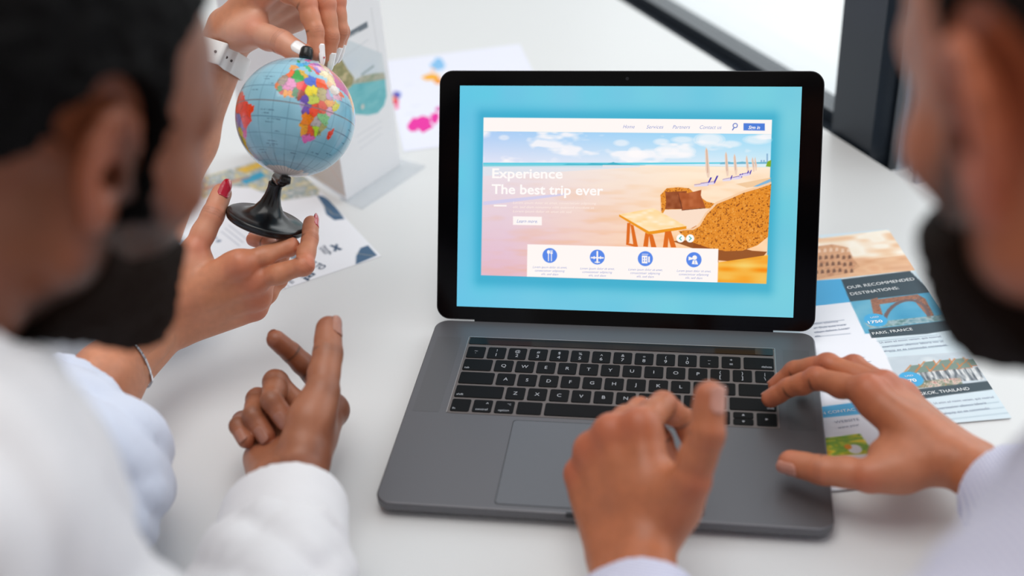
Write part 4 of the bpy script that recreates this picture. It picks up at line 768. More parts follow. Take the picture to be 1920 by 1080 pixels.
class Hand:
    def __init__(s, key, rf=1.0, elbow=None, arm=(.0185, .030), shave=0):
        J = s.J = {k: [np.array(q) for q in v_] for k, v_ in HANDS[key].items()}; s.rf = rf
        w_ = s.w = J['w'][0]; s.dors = nrm(J['dors'][0]); mid = J['m'][0]; s.fwd = nrm(mid - w_); lat = J['i'][0] - J['p'][0]; lat = lat - s.dors * (lat @ s.dors); s.lat = nrm(lat)
        s.ops = []; R_ = rf
        el = np.array(elbow) if elbow is not None else w_ + (J['f'][0] - w_) * 2.5
        fd = nrm(el - w_); L = np.linalg.norm(el - w_); s.el = el; s.fd = fd
        al = s.lat - fd * (s.lat @ fd); al = nrm(al); s.al = al
        ux = lambda a, k: s.ops.append(('u', a, k))
        for sg in (-1, 1):
            ux(RCN(w_ + al * .0095 * R_ * sg + s.fwd * .004, w_ + fd * L * .45 + al * .010 * sg, arm[0] * R_, arm[0] * R_ * 1.25), .010)
            ux(RCN(w_ + fd * L * .45 + al * .010 * sg, el + al * .008 * sg, arm[0] * R_ * 1.25, arm[1] * R_), .02)
        cl = {'i': .017, 'm': .006, 'r': -.005, 'p': -.015}
        for f_ in 'imrp':
            c = w_ + s.lat * cl[f_] * R_ + s.fwd * .012; q = J[f_][0]
            ux(RCN(c, q - s.dors * .0005, .0145 * R_, (.0115 if f_ != 'p' else .0105) * R_), .010)
            ux(RCN(c - s.dors * .006 * R_ + s.fwd * .01, q - s.dors * .0065 * R_ - s.fwd * .010, .0120 * R_, .0098 * R_), .009)
        ux(RCN(w_ - s.lat * .018 * R_ + s.fwd * .016 - s.dors * .005, J['p'][0] - s.fwd * .018 - s.dors * .006, .0140 * R_, .0105 * R_), .010)
        t0, t1 = J['t'][0], J['t'][1]
        ux(RCN(t0 + s.lat * .002, t1, .0150 * R_, .0118 * R_), .012)
        ux(RCN(t0 * .6 + t1 * .4 - s.dors * .004, t0 * .3 + J['i'][0] * .35 + t1 * .35 - s.dors * .010, .0130 * R_, .0080 * R_), .012)
        ux(RCN(t0 * .15 + t1 * .85, w_ * .45 + J['i'][0] * .55, .0085 * R_, .0090 * R_), .014)
        ux(RCN(t0 * .5 + t1 * .5, w_ * .55 + J['i'][0] * .45, .0110 * R_, .0105 * R_), .014)
        # knuckles and tendons on the back of the hand
        for f_ in 'imr': ux(ELL(J[f_][0] + s.dors * .0024 * R_, np.array([.0080, .0080, .0080]) * R_), .012)
        for a_, b_ in ('im', 'mr', 'rp'): ux(RCN(J[a_][0] - s.dors * .002 - s.fwd * .003, J[b_][0] - s.dors * .002 - s.fwd * .003, .0092 * R_, .0088 * R_), .008)
        for f_ in 'imrpt':
            r = [q * R_ for q in FR[f_]]; a, b, c, d_ = J[f_]; nd = nrm(J['nd']['imrpt'.index(f_)]); g = []
            g += [('u', RCN(a, b, r[0], r[1]), .003), ('u', RCN(b, c, r[1], r[2]), .003), ('u', RCN(c, d_, r[2], r[3]), .003)]
            g += [('u', ELL(b, np.ones(3) * r[1] * 1.05), .003), ('u', RCN(c * .45 + d_ * .55 - nd * r[3] * .22, d_ - nd * r[3] * .15 - nrm(d_ - c) * .001, r[3] * .93, r[3] * .90), .004)]
            # fleshy pads between the joints on the inner side
            pn = nrm(np.cross(np.cross(nrm(b - a), nd), nrm(b - a))); 
            g += [('u', ELL((a + b) / 2 - pn * r[1] * .28, (np.ones(3) * r[1] * .92)), .006), ('u', ELL((b + c) / 2 - nd * r[2] * .22, np.ones(3) * r[2] * .95), .005)]
            s._crease(g, b, nrm(b - a) + nrm(c - b), r[1]); s._crease(g, c, nrm(c - b) + nrm(d_ - c), r[2])
            kf = (lambda a_, r0: (lambda P: .0012 + .010 * np.clip(1 - np.linalg.norm(P - a_, axis=1) / (.028 * R_), 0, 1)))(a if f_ != 't' else a * .3 + b * .7, r[0])
            if f_ == 't': kf = (lambda a_: (lambda P: .0012 + .010 * np.clip(1 - np.linalg.norm(P - a_, axis=1) / (.034 * R_), 0, 1)))(a)
            ctr = (a + b + c + d_) / 4; s.ops.append(('g', g, kf, ctr, max(np.linalg.norm(q - ctr) for q in (a, b, c, d_)) + r[0]))
        allp = [q for f_ in 'imrpt' for q in J[f_]] + [w_]
        s.lo = np.min(allp, 0) - .022; s.hi = np.max(allp, 0) + .022
    def _crease(s, g, q, t, r):
        t = nrm(t)
        def f(P, d):
            v_ = P - q; a = v_ @ t; rr = np.linalg.norm(v_ - a[:, None] * t, axis=1)
            e_ = sum(np.exp(-((a - o) / .00085) ** 2) * w_ for o, w_ in ((0, 1.0), (.0024, .55), (-.0024, .55)))
            return np.where(rr < r * 1.8, e_ * .00040, 0)
        g.append(('d', f))
    def mesh(s, h=.0015, upto=.12):
        far = s.w + s.fd * upto; lo = np.minimum(s.lo, far - .035); hi = np.maximum(s.hi, far + .035); fd, far_ = s.fd, far
        return sdf_mesh(s.ops + [('m', lambda P: (P - far_) @ fd)], lo, hi, h)
    def colour(s, V, C_, base, knuckle, palm, tip):
        base, knuckle, palm, tip = [np.array(q, float) for q in (base, knuckle, palm, tip)]
        near = np.exp(-(np.maximum(np.linalg.norm(V - (s.w + s.fwd * .07), axis=1) - .10, 0) / .02) ** 2)
        q = (V - s.w) @ s.dors; lim = np.clip((V - s.w) @ s.fwd / .02, 0, 1) * near
        pf = np.clip((-.006 - q) / .010, 0, 1) * np.clip(1 - (np.abs((V - s.w) @ s.fwd - .045) - .045) / .01, 0, 1) * near
        C_ = C_ + (palm - C_) * (pf * .55)[:, None]
        for f_ in 'imrpt':
            nd = nrm(s.J['nd']['imrpt'.index(f_)])
            for k, (amp, rr) in enumerate(((.65, .013), (.75, .010), (.4, .008))):
                if f_ == 't' and k == 0: continue
                d_ = np.linalg.norm(V - (s.J[f_][k] + (s.dors if k == 0 else nd) * .006), axis=1); a = (np.exp(-(d_ / rr) ** 2) * amp)[:, None]; C_ = C_ + (knuckle - C_) * a
            a = (np.exp(-(np.linalg.norm(V - s.J[f_][3], axis=1) / .011) ** 2) * .6)[:, None]; C_ = C_ + (tip - C_) * a
            for k in ((2,) if f_ == 't' else (1, 2)):
                q_ = s.J[f_][k]; t_ = nrm(nrm(s.J[f_][k] - s.J[f_][k - 1]) + nrm(s.J[f_][k + 1] - s.J[f_][k])); v_ = V - q_; al_ = v_ @ t_ + .0006 * vnoise(V, 200, 7); rr_ = np.linalg.norm(v_, axis=1); pn_ = v_ @ nd
                c_ = np.exp(-(al_ / .0009) ** 2) * (rr_ < .016) * np.clip((-pn_ + .001) / .004, 0, 1) * .38 + (np.exp(-((al_ - .0022) / .0008) ** 2) + np.exp(-((al_ + .0022) / .0008) ** 2) + np.exp(-(al_ / .0008) ** 2)) * (rr_ < .016) * np.clip((pn_ - .002) / .004, 0, 1) * .09
                C_ = C_ * (1 - c_)[:, None]
        return C_
    def nail(s, f_, mat, parent, long=0, wide=.64, label=None, back=.0075, heart=None):
        a, d_ = s.J[f_][2], s.J[f_][3]; t = nrm(d_ - a); nd = nrm(s.J['nd']['imrpt'.index(f_)]); nd = nrm(nd - t * (nd @ t)); sd = np.cross(t, nd)
        r0 = FR[f_][2] * s.rf; r1 = FR[f_][3] * s.rf; L0_ = -back * (1.25 if f_ == 't' else 1) * s.rf; L1 = r1 * (.80 if not long else .93) + long
        nu, nv = 13, 17; top = []; 
        for j in range(nv):
            tt_ = j / (nv - 1); x = L0_ + (L1 - L0_) * tt_
            if long: wd = math.sqrt(max(0, 1 - (2 * max(tt_ - .38, 0) / 1.24) ** 2)) * (1 - (1 - min(tt_ / .22, 1)) ** 2 * .45)
            else: wd = math.sqrt(max(1 - (max(tt_ - .82, 0) / .19) ** 2, .02)) * (1 - (1 - min(tt_ / .30, 1)) ** 2 * .5)
            rad = r1 * 1.03 + (r0 - r1) * max(0, -x) / .02
            for i in range(nu):
                an = (i / (nu - 1) * 2 - 1) * wide * wd
                dip = 0 if x < r1 * .25 else ((x - r1 * .25) ** 2) / (r1 * 3.2) * (1 if not long else .55)
                top.append(d_ + t * x + (nd * math.cos(an) + sd * math.sin(an)) * (rad + .0003) * (1 - .035 * (an / wide) ** 4) - nd * dip)
        bot = [p - nd * .0009 for p in top]; V = top + bot; n = nu * nv; Fc = []
        for j in range(nv - 1):
            for i in range(nu - 1):
                q = (j * nu + i, j * nu + i + 1, (j + 1) * nu + i + 1, (j + 1) * nu + i); Fc.append(q); Fc.append(tuple(x + n for x in q[::-1]))
        rim = [j * nu for j in range(nv)] + [(nv - 1) * nu + i for i in range(1, nu)] + [j * nu + nu - 1 for j in range(nv - 2, -1, -1)] + [i for i in range(nu - 2, 0, -1)]
        for i in range(len(rim)): a_, b_ = rim[i], rim[(i + 1) % len(rim)]; Fc.append((a_, b_, b_ + n, a_ + n))
        o = mk('fingernail', V, Fc, mat, parent, True)
        if label: o['label'] = label
        if heart is not None:
            c = d_ + t * (L0_ + (L1 - L0_) * .62) + nd * (r1 * 1.03 + .0006); s_ = .0011; Vh = [c + nd * .0003]
            for k in range(24):
                q = 2 * math.pi * k / 24; hx = 16 * math.sin(q) ** 3 / 16; hy = (13 * math.cos(q) - 5 * math.cos(2 * q) - 2 * math.cos(3 * q) - math.cos(4 * q)) / 16; Vh.append(c + sd * hx * s_ + t * -hy * s_ - nd * .0001)
            mk('nail_heart', Vh, [(0, 1 + k, 1 + (k + 1) % 24) for k in range(24)], heart, o)
def frame_from(fwd, up):
    y = nrm(fwd); x = nrm(np.cross(y, up)); z = np.cross(x, y); return np.stack([x, y, z], 1)     # columns: right, forward, up
class Head:
    """face forward +y, subject's right +x, up +z; c = centre between the ears"""
    def __init__(s, c, fwd, up, sc=1.0, ear_sides=(1, -1), neck_to=None, jaw=1.0, es=.92):
        s.es = es
        s.c = np.array(c, float); s.R = frame_from(fwd, up); s.sc = sc; s.ops = []
        W = lambda p: s.c + s.R @ (np.array(p, float) * sc); s.W = W; Rr = s.R
        U_ = lambda prim, k: s.ops.append(('u', prim, k * sc)); N_ = lambda prim, k: s.ops.append(('s', prim, k * sc))
        C_ = lambda a, b, ra, rb: RCN(W(a), W(b), ra * sc, rb * sc); E = lambda a, r: ELL(W(a), np.array(r) * sc, Rr)
        s.C_, s.E = C_, E
        U_(E((0, -.018, .040), (.076, .098, .082)), .01); U_(E((0, .022, .028), (.068, .070, .064)), .02)
        U_(E((0, .030, -.030), (.060, .058, .075)), .03); U_(E((0, .034, -.070), (.046 * jaw, .050, .040)), .03)
        for g in (1, -1):
            U_(C_((.055 * g * jaw, -.004, -.050), (.018 * g, .076, -.098), .015, .016), .022)
            U_(C_((.058 * g, .0, -.01), (.055 * g * jaw, -.004, -.050), .016, .015), .02)
            U_(E((.048 * g, .058, -.022), (.017, .018, .014)), .024)
            U_(C_((.012 * g, .083, .020), (.046 * g, .068, .020), .010, .009), .016)
        U_(C_((-.012, .080, -.102), (.012, .080, -.102), .017, .017), .018)
        for g in (1, -1): N_(E((.031 * g, .103, -.001), (.017, .020, .011)), .014)
        for g in (1, -1):
            U_(E((.031 * g, .0735, -.002), (.0125, .0125, .0125)), .002); U_(C_((.020 * g, .083, .006), (.042 * g, .077, .005), .0035, .003), .004); U_(C_((.020 * g, .082, -.011), (.042 * g, .076, -.009), .003, .003), .005)
        U_(C_((0, .088, .008), (0, .108, -.030), .0065, .0085), .012); U_(E((0, .110, -.034), (.0095, .010, .008)), .006)
        for g in (1, -1): U_(E((.0125 * g, .099, -.036), (.0065, .010, .007)), .007); N_(E((.006 * g, .104, -.043), (.0032, .005, .004)), .003)
        U_(E((0, .078, -.062), (.030, .020, .020)), .02)
        U_(C_((-.020, .086, -.064), (.020, .086, -.064), .0040, .0040), .004); U_(C_((-.012, .095, -.0635), (.012, .095, -.0635), .0050, .0050), .007)
        U_(C_((-.018, .086, -.073), (.018, .086, -.073), .0045, .0045), .004); U_(C_((-.009, .094, -.074), (.009, .094, -.074), .0060, .0060), .007)
        N_(C_((-.024, .096, -.0685), (.024, .096, -.0685), .0012, .0012), .003)
        for g in ear_sides: s.ear(g, U_, N_, C_, E)
        nb = np.array(neck_to) if neck_to is not None else W((0, -.05, -.19))
        s.ops.append(('u', RCN(W((0, -.030, -.055)), nb, .053 * sc, .062 * sc), .02)); s.neck = nb
    def ear(s, g, U_, N_, C_, E):
        # plane of the ear: y' back-ish, z up, flared outwards towards the back
        k = s.es
        def q(y, z, o): # y forward, z up in ear plane, o outwards
            y, z = y * k, z * k; return (g * (.0745 + o + max(0, -y) * .42 + .004), -.006 + y, -.004 + z)
        U_(E(q(-.008, .002, .001), (.0060, .0165 * k, .0300 * k)), .006)
        hel = [(.010, .002, .000), (.013, .014, .001), (.008, .027, .003), (-.004, .033, .004), (-.016, .029, .004), (-.022, .015, .003), (-.021, .0, .002), (-.016, -.014, .002), (-.009, -.024, .002)]
        for a, b in zip(hel[:-1], hel[1:]): U_(C_(q(*a), q(*b), .0040, .0040), .0022)
        for a, b in (((-.009, .020, .003), (-.013, .006, .004)), ((-.013, .006, .004), (-.010, -.009, .003)), ((-.009, .020, .003), (-.001, .024, .002))): U_(C_(q(*a), q(*b), .0032, .0032), .003)
        U_(E(q(-.002, -.026, .001), (.0055, .0095, .0105)), .006); U_(C_(q(.010, -.004, .001), (g * .079, .007, -.016), .0045, .0045), .005)
        N_(E(q(-.002, -.001, .007), (.0065, .0075, .0120)), .004); N_(E(q(-.001, .014, .007), (.0045, .006, .006)), .003); N_(E(q(.003, -.005, .000), (.008, .0038, .0048)), .003)
    def local(s, P): return ((P - s.c) @ s.R) / s.sc
def head_colour(H, V, C_, cheek, lip, beard=None):
    L = H.local(V); near = np.linalg.norm(L, axis=1) < .17
    def bl(C_, ctr, rr, col, amp): a = (np.exp(-(np.linalg.norm((L - ctr) / rr, axis=1)) ** 2) * amp * near)[:, None]; return C_ + (np.array(col, float) - C_) * a
    for g in (1, -1): C_ = bl(C_, (.045 * g, .07, -.03), .025, cheek, .5); C_ = bl(C_, (.085 * g, -.012, -.006), (.02, .03, .04), cheek, .75)
    C_ = bl(C_, (0, .11, -.034), .014, cheek, .5)
    a = ((np.abs(L[:, 2] + .0685) < .010) & (np.abs(L[:, 0]) < .024) & (L[:, 1] > .086) & near)[:, None]; return np.where(a, np.array(lip, float), C_)
def hair_ops(H, thick, mask, kn=30, amp=.004):
    base = H.ops
    return base, thick, mask
def hair_obj(name, H, ops, thick, mask, lo, hi, h, mat, parent, amp=.003, fs=140, label=None):
    """hair grows out of the scalp: the head surface pushed out by 'thick' inside the hairline 'mask' (negative inside)"""
    base = ops
    def fin(P):
        L = H.local(P); d = ev(base, P); m = mask(L); t = np.clip(-m / .008, 0, 1); th = thick * t - .003 * (1 - t)
        n_ = vnoise(L, fs, 3) * amp * t + vnoise(L, fs * 2.7, 4) * amp * .5 * t
        return np.maximum(d - th - n_, m)
    V, Fq = sdf_mesh([('u', (fin, H.c, 1.0), .0001)], lo, hi, h); o = sdf_obj(name, [(V, Fq)], mat, parent)
    if label: o['label'] = label
    return o
m_hair = node_mat('black_hair', (7, 6, 7), .7, noise=.5, nscale=400, bump=.8, bscale=700, spec=.14)
m_hair2 = node_mat('dark_brown_hair', (24, 16, 12), .7, noise=.5, nscale=400, bump=.8, bscale=700, spec=.14)
m_beard = node_mat('dark_beard', (30, 20, 15), .8, noise=.5, nscale=600, bump=.9, bscale=900, spec=.1)
m_nail_n = node_mat('natural_nail', (200, 142, 124), .28, noise=.02, coat=.3); m_nail_d = node_mat('natural_nail_tan', (168, 114, 94), .3, noise=.02, coat=.3)
m_nail_r = node_mat('red_nail_polish', (190, 8, 42), .12, noise=.02, coat=1); m_nail_w = node_mat('white_nail_polish', (244, 240, 240), .12, noise=.01, coat=1); m_heart = node_mat('red_heart', (190, 20, 60), .3, noise=.01)
# ---- cloth helper: wrinkled garment shells
def wrinkle(amp, sc, dirs, seed=0):
    def f(P, d):
        w_ = 0
        for i, (dv, fr, a) in enumerate(dirs):
            ph = vnoise(P, sc, seed + i) * 2.2; w_ = w_ + a * (1 - np.abs(np.sin((P @ np.array(dv, float)) * fr + ph)) ** .7 * 2)
        return amp * w_ + amp * .5 * vnoise(P, sc * 2.5, seed + 9)
    return ('d', f)
def hollow(cuff, axis, r0, depth=.03, r1=None):   # the opening of a cuff
    cuff = np.array(cuff); axis = nrm(axis); return ('s', RCN(cuff - axis * .02, cuff + axis * depth, r0, r1 or r0 * .9), .002)
def cutplane(p, n):
    p = np.array(p); n = nrm(n); return ('m', lambda P: (P - p) @ n)
# ================================================================== left man
FAST = False
HM = .0011
CL = np.array([0, 0, 0.])
def person(name_label, loc): return empty('person', tuple(loc), name_label, 'person')
def bounds(prims, pad=.03):
    lo = np.full(3, 9.); hi = np.full(3, -9.)
    for o in prims:
        if o[0] in 'us': _, c, r = o[1]
        elif o[0] == 'g': c, r = o[3], o[4]
        else: continue
        if o[0] != 's': lo = np.minimum(lo, c - r - pad); hi = np.maximum(hi, c + r + pad)
    return lo, hi
def tight(ops_list, pad=.02):
    return bounds([o for o in ops_list], pad)
m_skin_d = skin_mat('brown_skin', .42); m_skin_m = skin_mat('tan_skin', .45); m_skin_f = skin_mat('light_skin', .42)
# ---------- left man: head, right hand raised thumb and finger, white shirt
pl = person('man in white shirt at left with black hair and beard, right hand gesturing', (-.40, -.42, -.30))
h1 = Hand('man_left_R', 1.07, elbow=(-.168, -.300, .070))
ear1 = DP(186, 324, .50)
f1 = nrm(np.array([.46, .88, -.52])); up1 = nrm(np.array([.06, .0, 1.0])); R1 = frame_from(f1, up1); c1 = ear1 - R1 @ np.array([.075, -.010, -.006])
sh1 = DP(-200, 1010, .50); el1 = np.array([-.168, -.300, .078]); nk1 = c1 + R1 @ np.array([0, -.085, -.130])
H1 = Head(c1, f1, up1, .94, neck_to=nk1, es=.84)
ch1 = np.array([-.37, -.43, .06]); hip1 = np.array([-.37, -.53, -.32]); shl1 = nk1 + np.array([-.17, -.04, -.10])
body1 = [('u', RCN(nk1, ch1, .065, .12), .04), ('u', RCN(sh1, shl1, .05, .05), .05), ('u', RCN(ch1, hip1, .125, .13), .05), ('u', RCN(sh1, el1, .048, .038), .04), ('u', RCN(el1, h1.w, .034, .022), .02), ('u', RCN(shl1, shl1 + np.array([-.03, -.07, -.28]), .048, .038), .04), ('u', RCN(shl1 + np.array([-.03, -.07, -.28]), shl1 + np.array([.12, -.02, -.38]), .036, .026), .03)]
all1 = H1.ops + body1
bsk = (130, 74, 47)
def mask_beard(L):
    x, y, z = np.abs(L[:, 0]), L[:, 1], L[:, 2]
    top = z - (-.046 + np.clip((.052 - y), 0, .06) * .95)        # cheek line rises to the sideburn
    top = np.where(y > .062, z + .048, top)
    mouth = .016 - np.hypot(x / 1.5, (z + .068) * 1.6)
    m_ = np.maximum(top, np.where(y > .08, mouth, -1)); m_ = np.maximum(m_, -y + .006 - np.clip(-.05 - z, 0, 1) * .2); m_ = np.maximum(m_, -(z + .135)); return m_
def stubble(H, C_, V, col):     # short growth that frames the beard
    L = H.local(V); m = mask_beard(L); a = (np.clip(1 - m / .020, 0, 1) ** 1.6 * (np.linalg.norm(L, axis=1) < .2) * (L[:, 2] > -.15) * .85)[:, None]; return C_ + (np.array(col, float) - C_) * a
def col1(V):
    C_ = np.zeros((len(V), 3)) + np.array(bsk, float); C_ *= (1 + .05 * vnoise(V, 70, 3) + .03 * vnoise(V, 300, 5))[:, None]
    C_ = h1.colour(V, C_, bsk, (104, 58, 38), (190, 126, 94), (166, 98, 72)); return stubble(H1, head_colour(H1, V, C_, (176, 96, 66), (150, 84, 76)), V, (48, 32, 25))
hb_lo, hb_hi = c1 - .17, c1 + .17
arm_stop = h1.w + h1.fd * .06
bops = body1 + [('u', RCN(H1.W((0, -.03, -.07)), nk1, .05, .06), .02)]
lo, hi = bounds(body1); cut_h = [('m', lambda P: (h1.w + h1.fd * .09 - P) @ h1.fd)]
sdf_obj('body', [sdf_mesh(H1.ops, hb_lo, hb_hi, .0022), sdf_mesh(bops, lo, hi, .007), h1.mesh(HM, .12)], m_skin_d, pl, col1)
def mk_mask(temple, top):
    def mask(L):   # hairline: above the brow, behind the temple, round the ear, down to the nape
        x, y, z = np.abs(L[:, 0]), L[:, 1], L[:, 2]
        ear = (1 - np.hypot((y + .012) / .0275, (z + .003) / .0415)) * .07
        low = np.where(y > -.006, -.036 - z, .016 + (y + .006) * .62 - z)
        front = np.where(z < top, y - temple, y - temple - (z - top) * 1.3)
        return np.maximum(np.maximum(ear, low), front * .8)
    return mask
mask_hair1 = mk_mask(.026, .058); mask_hair2 = mk_mask(.016, .044)
hair_obj('hair', H1, H1.ops, .0125, mask_hair1, c1 - .16, c1 + .16, .0026, m_hair, pl, .0028, 190)
hair_obj('beard', H1, H1.ops, .0045, lambda L: np.maximum(mask_beard(L), L[:, 2] + .052 - np.clip(.03 - L[:, 1], 0, 1) * .5), c1 - .16, c1 + .16, .0024, m_beard, pl, .0018, 300)
m_brow = m_hair
for g in (1, -1): v, f = tube([H1.W((.014 * g, .0945, .018)), H1.W((.026 * g, .0915, .0235)), H1.W((.040 * g, .080, .024)), H1.W((.050 * g, .068, .018))], [.0028, .0036, .003, .0012], 8); mk('eyebrow', v, f, m_brow, pl, True)
m_eye = node_mat('eye_white', (225, 222, 218), .1, noise=.01); m_iris = node_mat('dark_iris', (30, 18, 12), .1, noise=.1)
def eyes(H, P_):
    for g in (1, -1):
        v, f = lathe([(.0001, .0118), (.004, .0112), (.008, .0086), (.0105, .0050), (.0118, 0)], (H.W((.031 * g, .0742, -.002)), H.R[:, 0], H.R[:, 2], H.R[:, 1]), 20); e_ = mk('eye', v, f, m_eye, P_, True)
        v, f = lathe([(.0001, .0123), (.003, .0121), (.0052, .0112)], (H.W((.031 * g, .0742, -.002)), H.R[:, 0], H.R[:, 2], H.R[:, 1]), 20); mk('iris', v, f, m_iris, e_, True)
eyes(H1, pl)
for f_ in 'imrpt': h1.nail(f_, m_nail_d, pl)
# shirt
m_shirt = fabric_mat('white_cotton', (226, 225, 228))
cuff1 = h1.w + h1.fd * .034; d1 = h1.fd; wd1 = h1.al
sl1 = [('u', RCN(h1.w + d1 * .07 + wd1 * .009, el1 + wd1 * .005, .0455, .057), .01), ('u', RCN(h1.w + d1 * .07 - wd1 * .009, el1 - wd1 * .005, .0455, .057), .012), ('u', RCN(el1, sh1, .058, .068), .04)]
tor1 = [('u', RCN(nk1 + np.array([0, 0, -.035]), shl1, .076, .066), .05), ('u', RCN(nk1 + np.array([0, 0, -.035]), sh1, .076, .066), .05), ('u', RCN(nk1 + np.array([0, 0, -.035]), ch1, .080, .150), .05), ('u', RCN(sh1, shl1, .068, .065), .06), ('u', RCN(ch1, hip1, .150, .155), .06), ('u', RCN(shl1, shl1 + np.array([-.03, -.07, -.28]), .062, .055), .05), ('u', RCN(shl1 + np.array([-.03, -.07, -.28]), shl1 + np.array([.10, -.03, -.37]), .052, .042), .03)]
sh_ops = sl1 + tor1 + [wrinkle(.0032, 11, (((.5, .8, .3), 95, .8), ((-.7, .3, .6), 60, .7), ((.6, -.5, .7), 150, .3)), 3)]
# collar: a band round the neck
nd1 = nrm(H1.W((0, -.03, -.06)) - nk1)
sh_ops += [('u', RCN(nk1 - nd1 * .02, nk1 + nd1 * .030, .076, .070), .012), ('s', RCN(nk1 + nd1 * .012, nk1 + nd1 * .09, .064, .068), .004)]
lo, hi = bounds(sh_ops, .02); lo_s, hi_s = bounds(sl1[:2], .02)
cut = [cutplane(cuff1 + d1 * .046, -d1), hollow(cuff1 + d1 * .046, d1, .036, .01)]
# one garment: fine mesh for the sleeve near the hand, coarser for the torso, meeting at the elbow
chunks = [sdf_mesh(sh_ops + cut, lo, hi, .0045)]
sdf_obj('shirt', chunks, m_shirt, pl)
cu = [('u', RCN(cuff1 + wd1 * .0085, cuff1 + d1 * .058 + wd1 * .0085, .0400, .0425), .004), ('u', RCN(cuff1 - wd1 * .0085, cuff1 + d1 * .058 - wd1 * .0085, .0400, .0425), .012), ('d', lambda P, d: .0012 * vnoise(P, 26, 2)),
      cutplane(cuff1 - d1 * .002, -d1), cutplane(cuff1 + d1 * .056, d1), ('s', RCN(cuff1 - d1 * .03, cuff1 + d1 * .02, .0330, .0330), .003)]
sdf_obj('shirt_cuff', [sdf_mesh(cu, cuff1 - .075, cuff1 + .09, .0020)], m_shirt, pl)

# ================================================================== right man
pr = person('man at right seen from behind with dark beard, pale checked shirt, hands over the keyboard', (.24, -.50, -.30))
h2 = Hand('man_right_L', 1.07, elbow=(.050, -.330, .050), arm=(.0195, .032)); h3 = Hand('man_right_R', 1.0, elbow=(.405, -.205, .105), arm=(.019, .032))
ear2 = DP(1838, 252, .40)
f2 = nrm(np.array([-.41, .89, -.39])); up2 = nrm(np.array([-.05, .0, 1.0])); R2 = frame_from(f2, up2); c2_ = ear2 - R2 @ np.array([-.080, -.010, -.006])
nk2 = c2_ + R2 @ np.array([0, -.065, -.150]); H2 = Head(c2_, f2, up2, 1.0, neck_to=nk2, jaw=1.12)
shr2 = DP(2440, 970, .47); shl2 = np.array([.07, -.50, .22]); ch2 = np.array([.24, -.50, .08]); hip2 = np.array([.24, -.60, -.32])
body2 = [('u', RCN(nk2, ch2, .065, .12), .04), ('u', RCN(shr2, shl2, .05, .05), .05), ('u', RCN(ch2, hip2, .12, .13), .05), ('u', RCN(shr2, h3.el, .046, .036), .04), ('u', RCN(h3.el, h3.w, .032, .021), .02), ('u', RCN(shl2, h2.el, .046, .036), .04), ('u', RCN(h2.el, h2.w, .032, .021), .02)]
tsk = (178, 106, 70)
def col2(V):
    C_ = np.zeros((len(V), 3)) + np.array(tsk, float); C_ *= (1 + .045 * vnoise(V, 60, 3) + .03 * vnoise(V, 260, 5))[:, None]
    for h_ in (h2, h3): C_ = h_.colour(V, C_, tsk, (184, 92, 64), (200, 132, 100), (192, 106, 80))
    return stubble(H2, head_colour(H2, V, C_, (206, 104, 74), (180, 104, 96)), V, (70, 46, 36))
lo, hi = bounds(body2)
sdf_obj('body', [sdf_mesh(H2.ops, c2_ - .17, c2_ + .17, .0024), sdf_mesh(body2 + [('u', RCN(H2.W((0, -.03, -.07)), nk2, .05, .06), .02)], lo, hi, .007), h2.mesh(HM, .12), h3.mesh(HM, .12)], m_skin_m, pr, col2)
hair_obj('hair', H2, H2.ops, .006, mask_hair2, c2_ - .15, c2_ + .15, .0026, m_hair2, pr, .0018, 240)
hair_obj('beard', H2, H2.ops, .0100, lambda L: np.maximum(mask_beard(L), L[:, 2] + .048 - np.clip(.03 - L[:, 1], 0, 1) * .5), c2_ - .16, c2_ + .16, .0026, m_beard, pr, .002, 300)
for g in (1, -1): v, f = tube([H2.W((.014 * g, .0945, .018)), H2.W((.026 * g, .0915, .0235)), H2.W((.040 * g, .080, .024)), H2.W((.050 * g, .068, .018))], [.0028, .0036, .003, .0012], 8); mk('eyebrow', v, f, m_hair2, pr, True)
eyes(H2, pr)
for h_ in (h2, h3):
    for f_ in 'imrpt': h_.nail(f_, m_nail_n, pr)
m_check = fabric_mat('pale_checked_cotton', (222, 222, 236), (128, 134, 186))
tor2 = [('u', RCN(nk2 + np.array([0, 0, -.03]), shl2, .078, .070), .05), ('u', RCN(nk2 + np.array([0, 0, -.03]), shr2, .076, .056), .04), ('u', RCN(nk2 + np.array([0, 0, -.035]), ch2, .080, .145), .05), ('u', RCN(shr2, shl2, .066, .066), .05), ('u', RCN(ch2, hip2, .145, .155), .06)]
sl2 = []
for h_, S_ in ((h3, shr2), (h2, shl2)):
    sl2 += [('u', RCN(h_.w + h_.fd * .03, h_.el, .036, .052), .015), ('u', RCN(h_.el, S_, .056, .068), .04)]
ops = tor2 + sl2 + [wrinkle(.0020, 12, (((.3, .8, .5), 110, .7), ((-.7, .2, .6), 80, .6), ((.6, -.5, .7), 180, .35)), 8)]
nd2 = nrm(H2.W((0, -.03, -.06)) - nk2); ops += [('u', RCN(nk2 - nd2 * .02, nk2 + nd2 * .026, .074, .069), .012), ('s', RCN(nk2 + nd2 * .012, nk2 + nd2 * .09, .064, .068), .004)]
for h_, q in ((h3, .040), (h2, .040)):
    cf = h_.w + h_.fd * q; fd = h_.fd; ops.append(('m', (lambda cf, fd: lambda P: np.where(np.linalg.norm(P - cf, axis=1) < .10, (cf - P) @ fd, -1.))(cf, fd))); ops.append(hollow(cf, fd, .0300, .03))
lo, hi = bounds(tor2 + sl2, .02); sdf_obj('shirt', [sdf_mesh(ops, lo, hi, .0045)], m_check, pr)
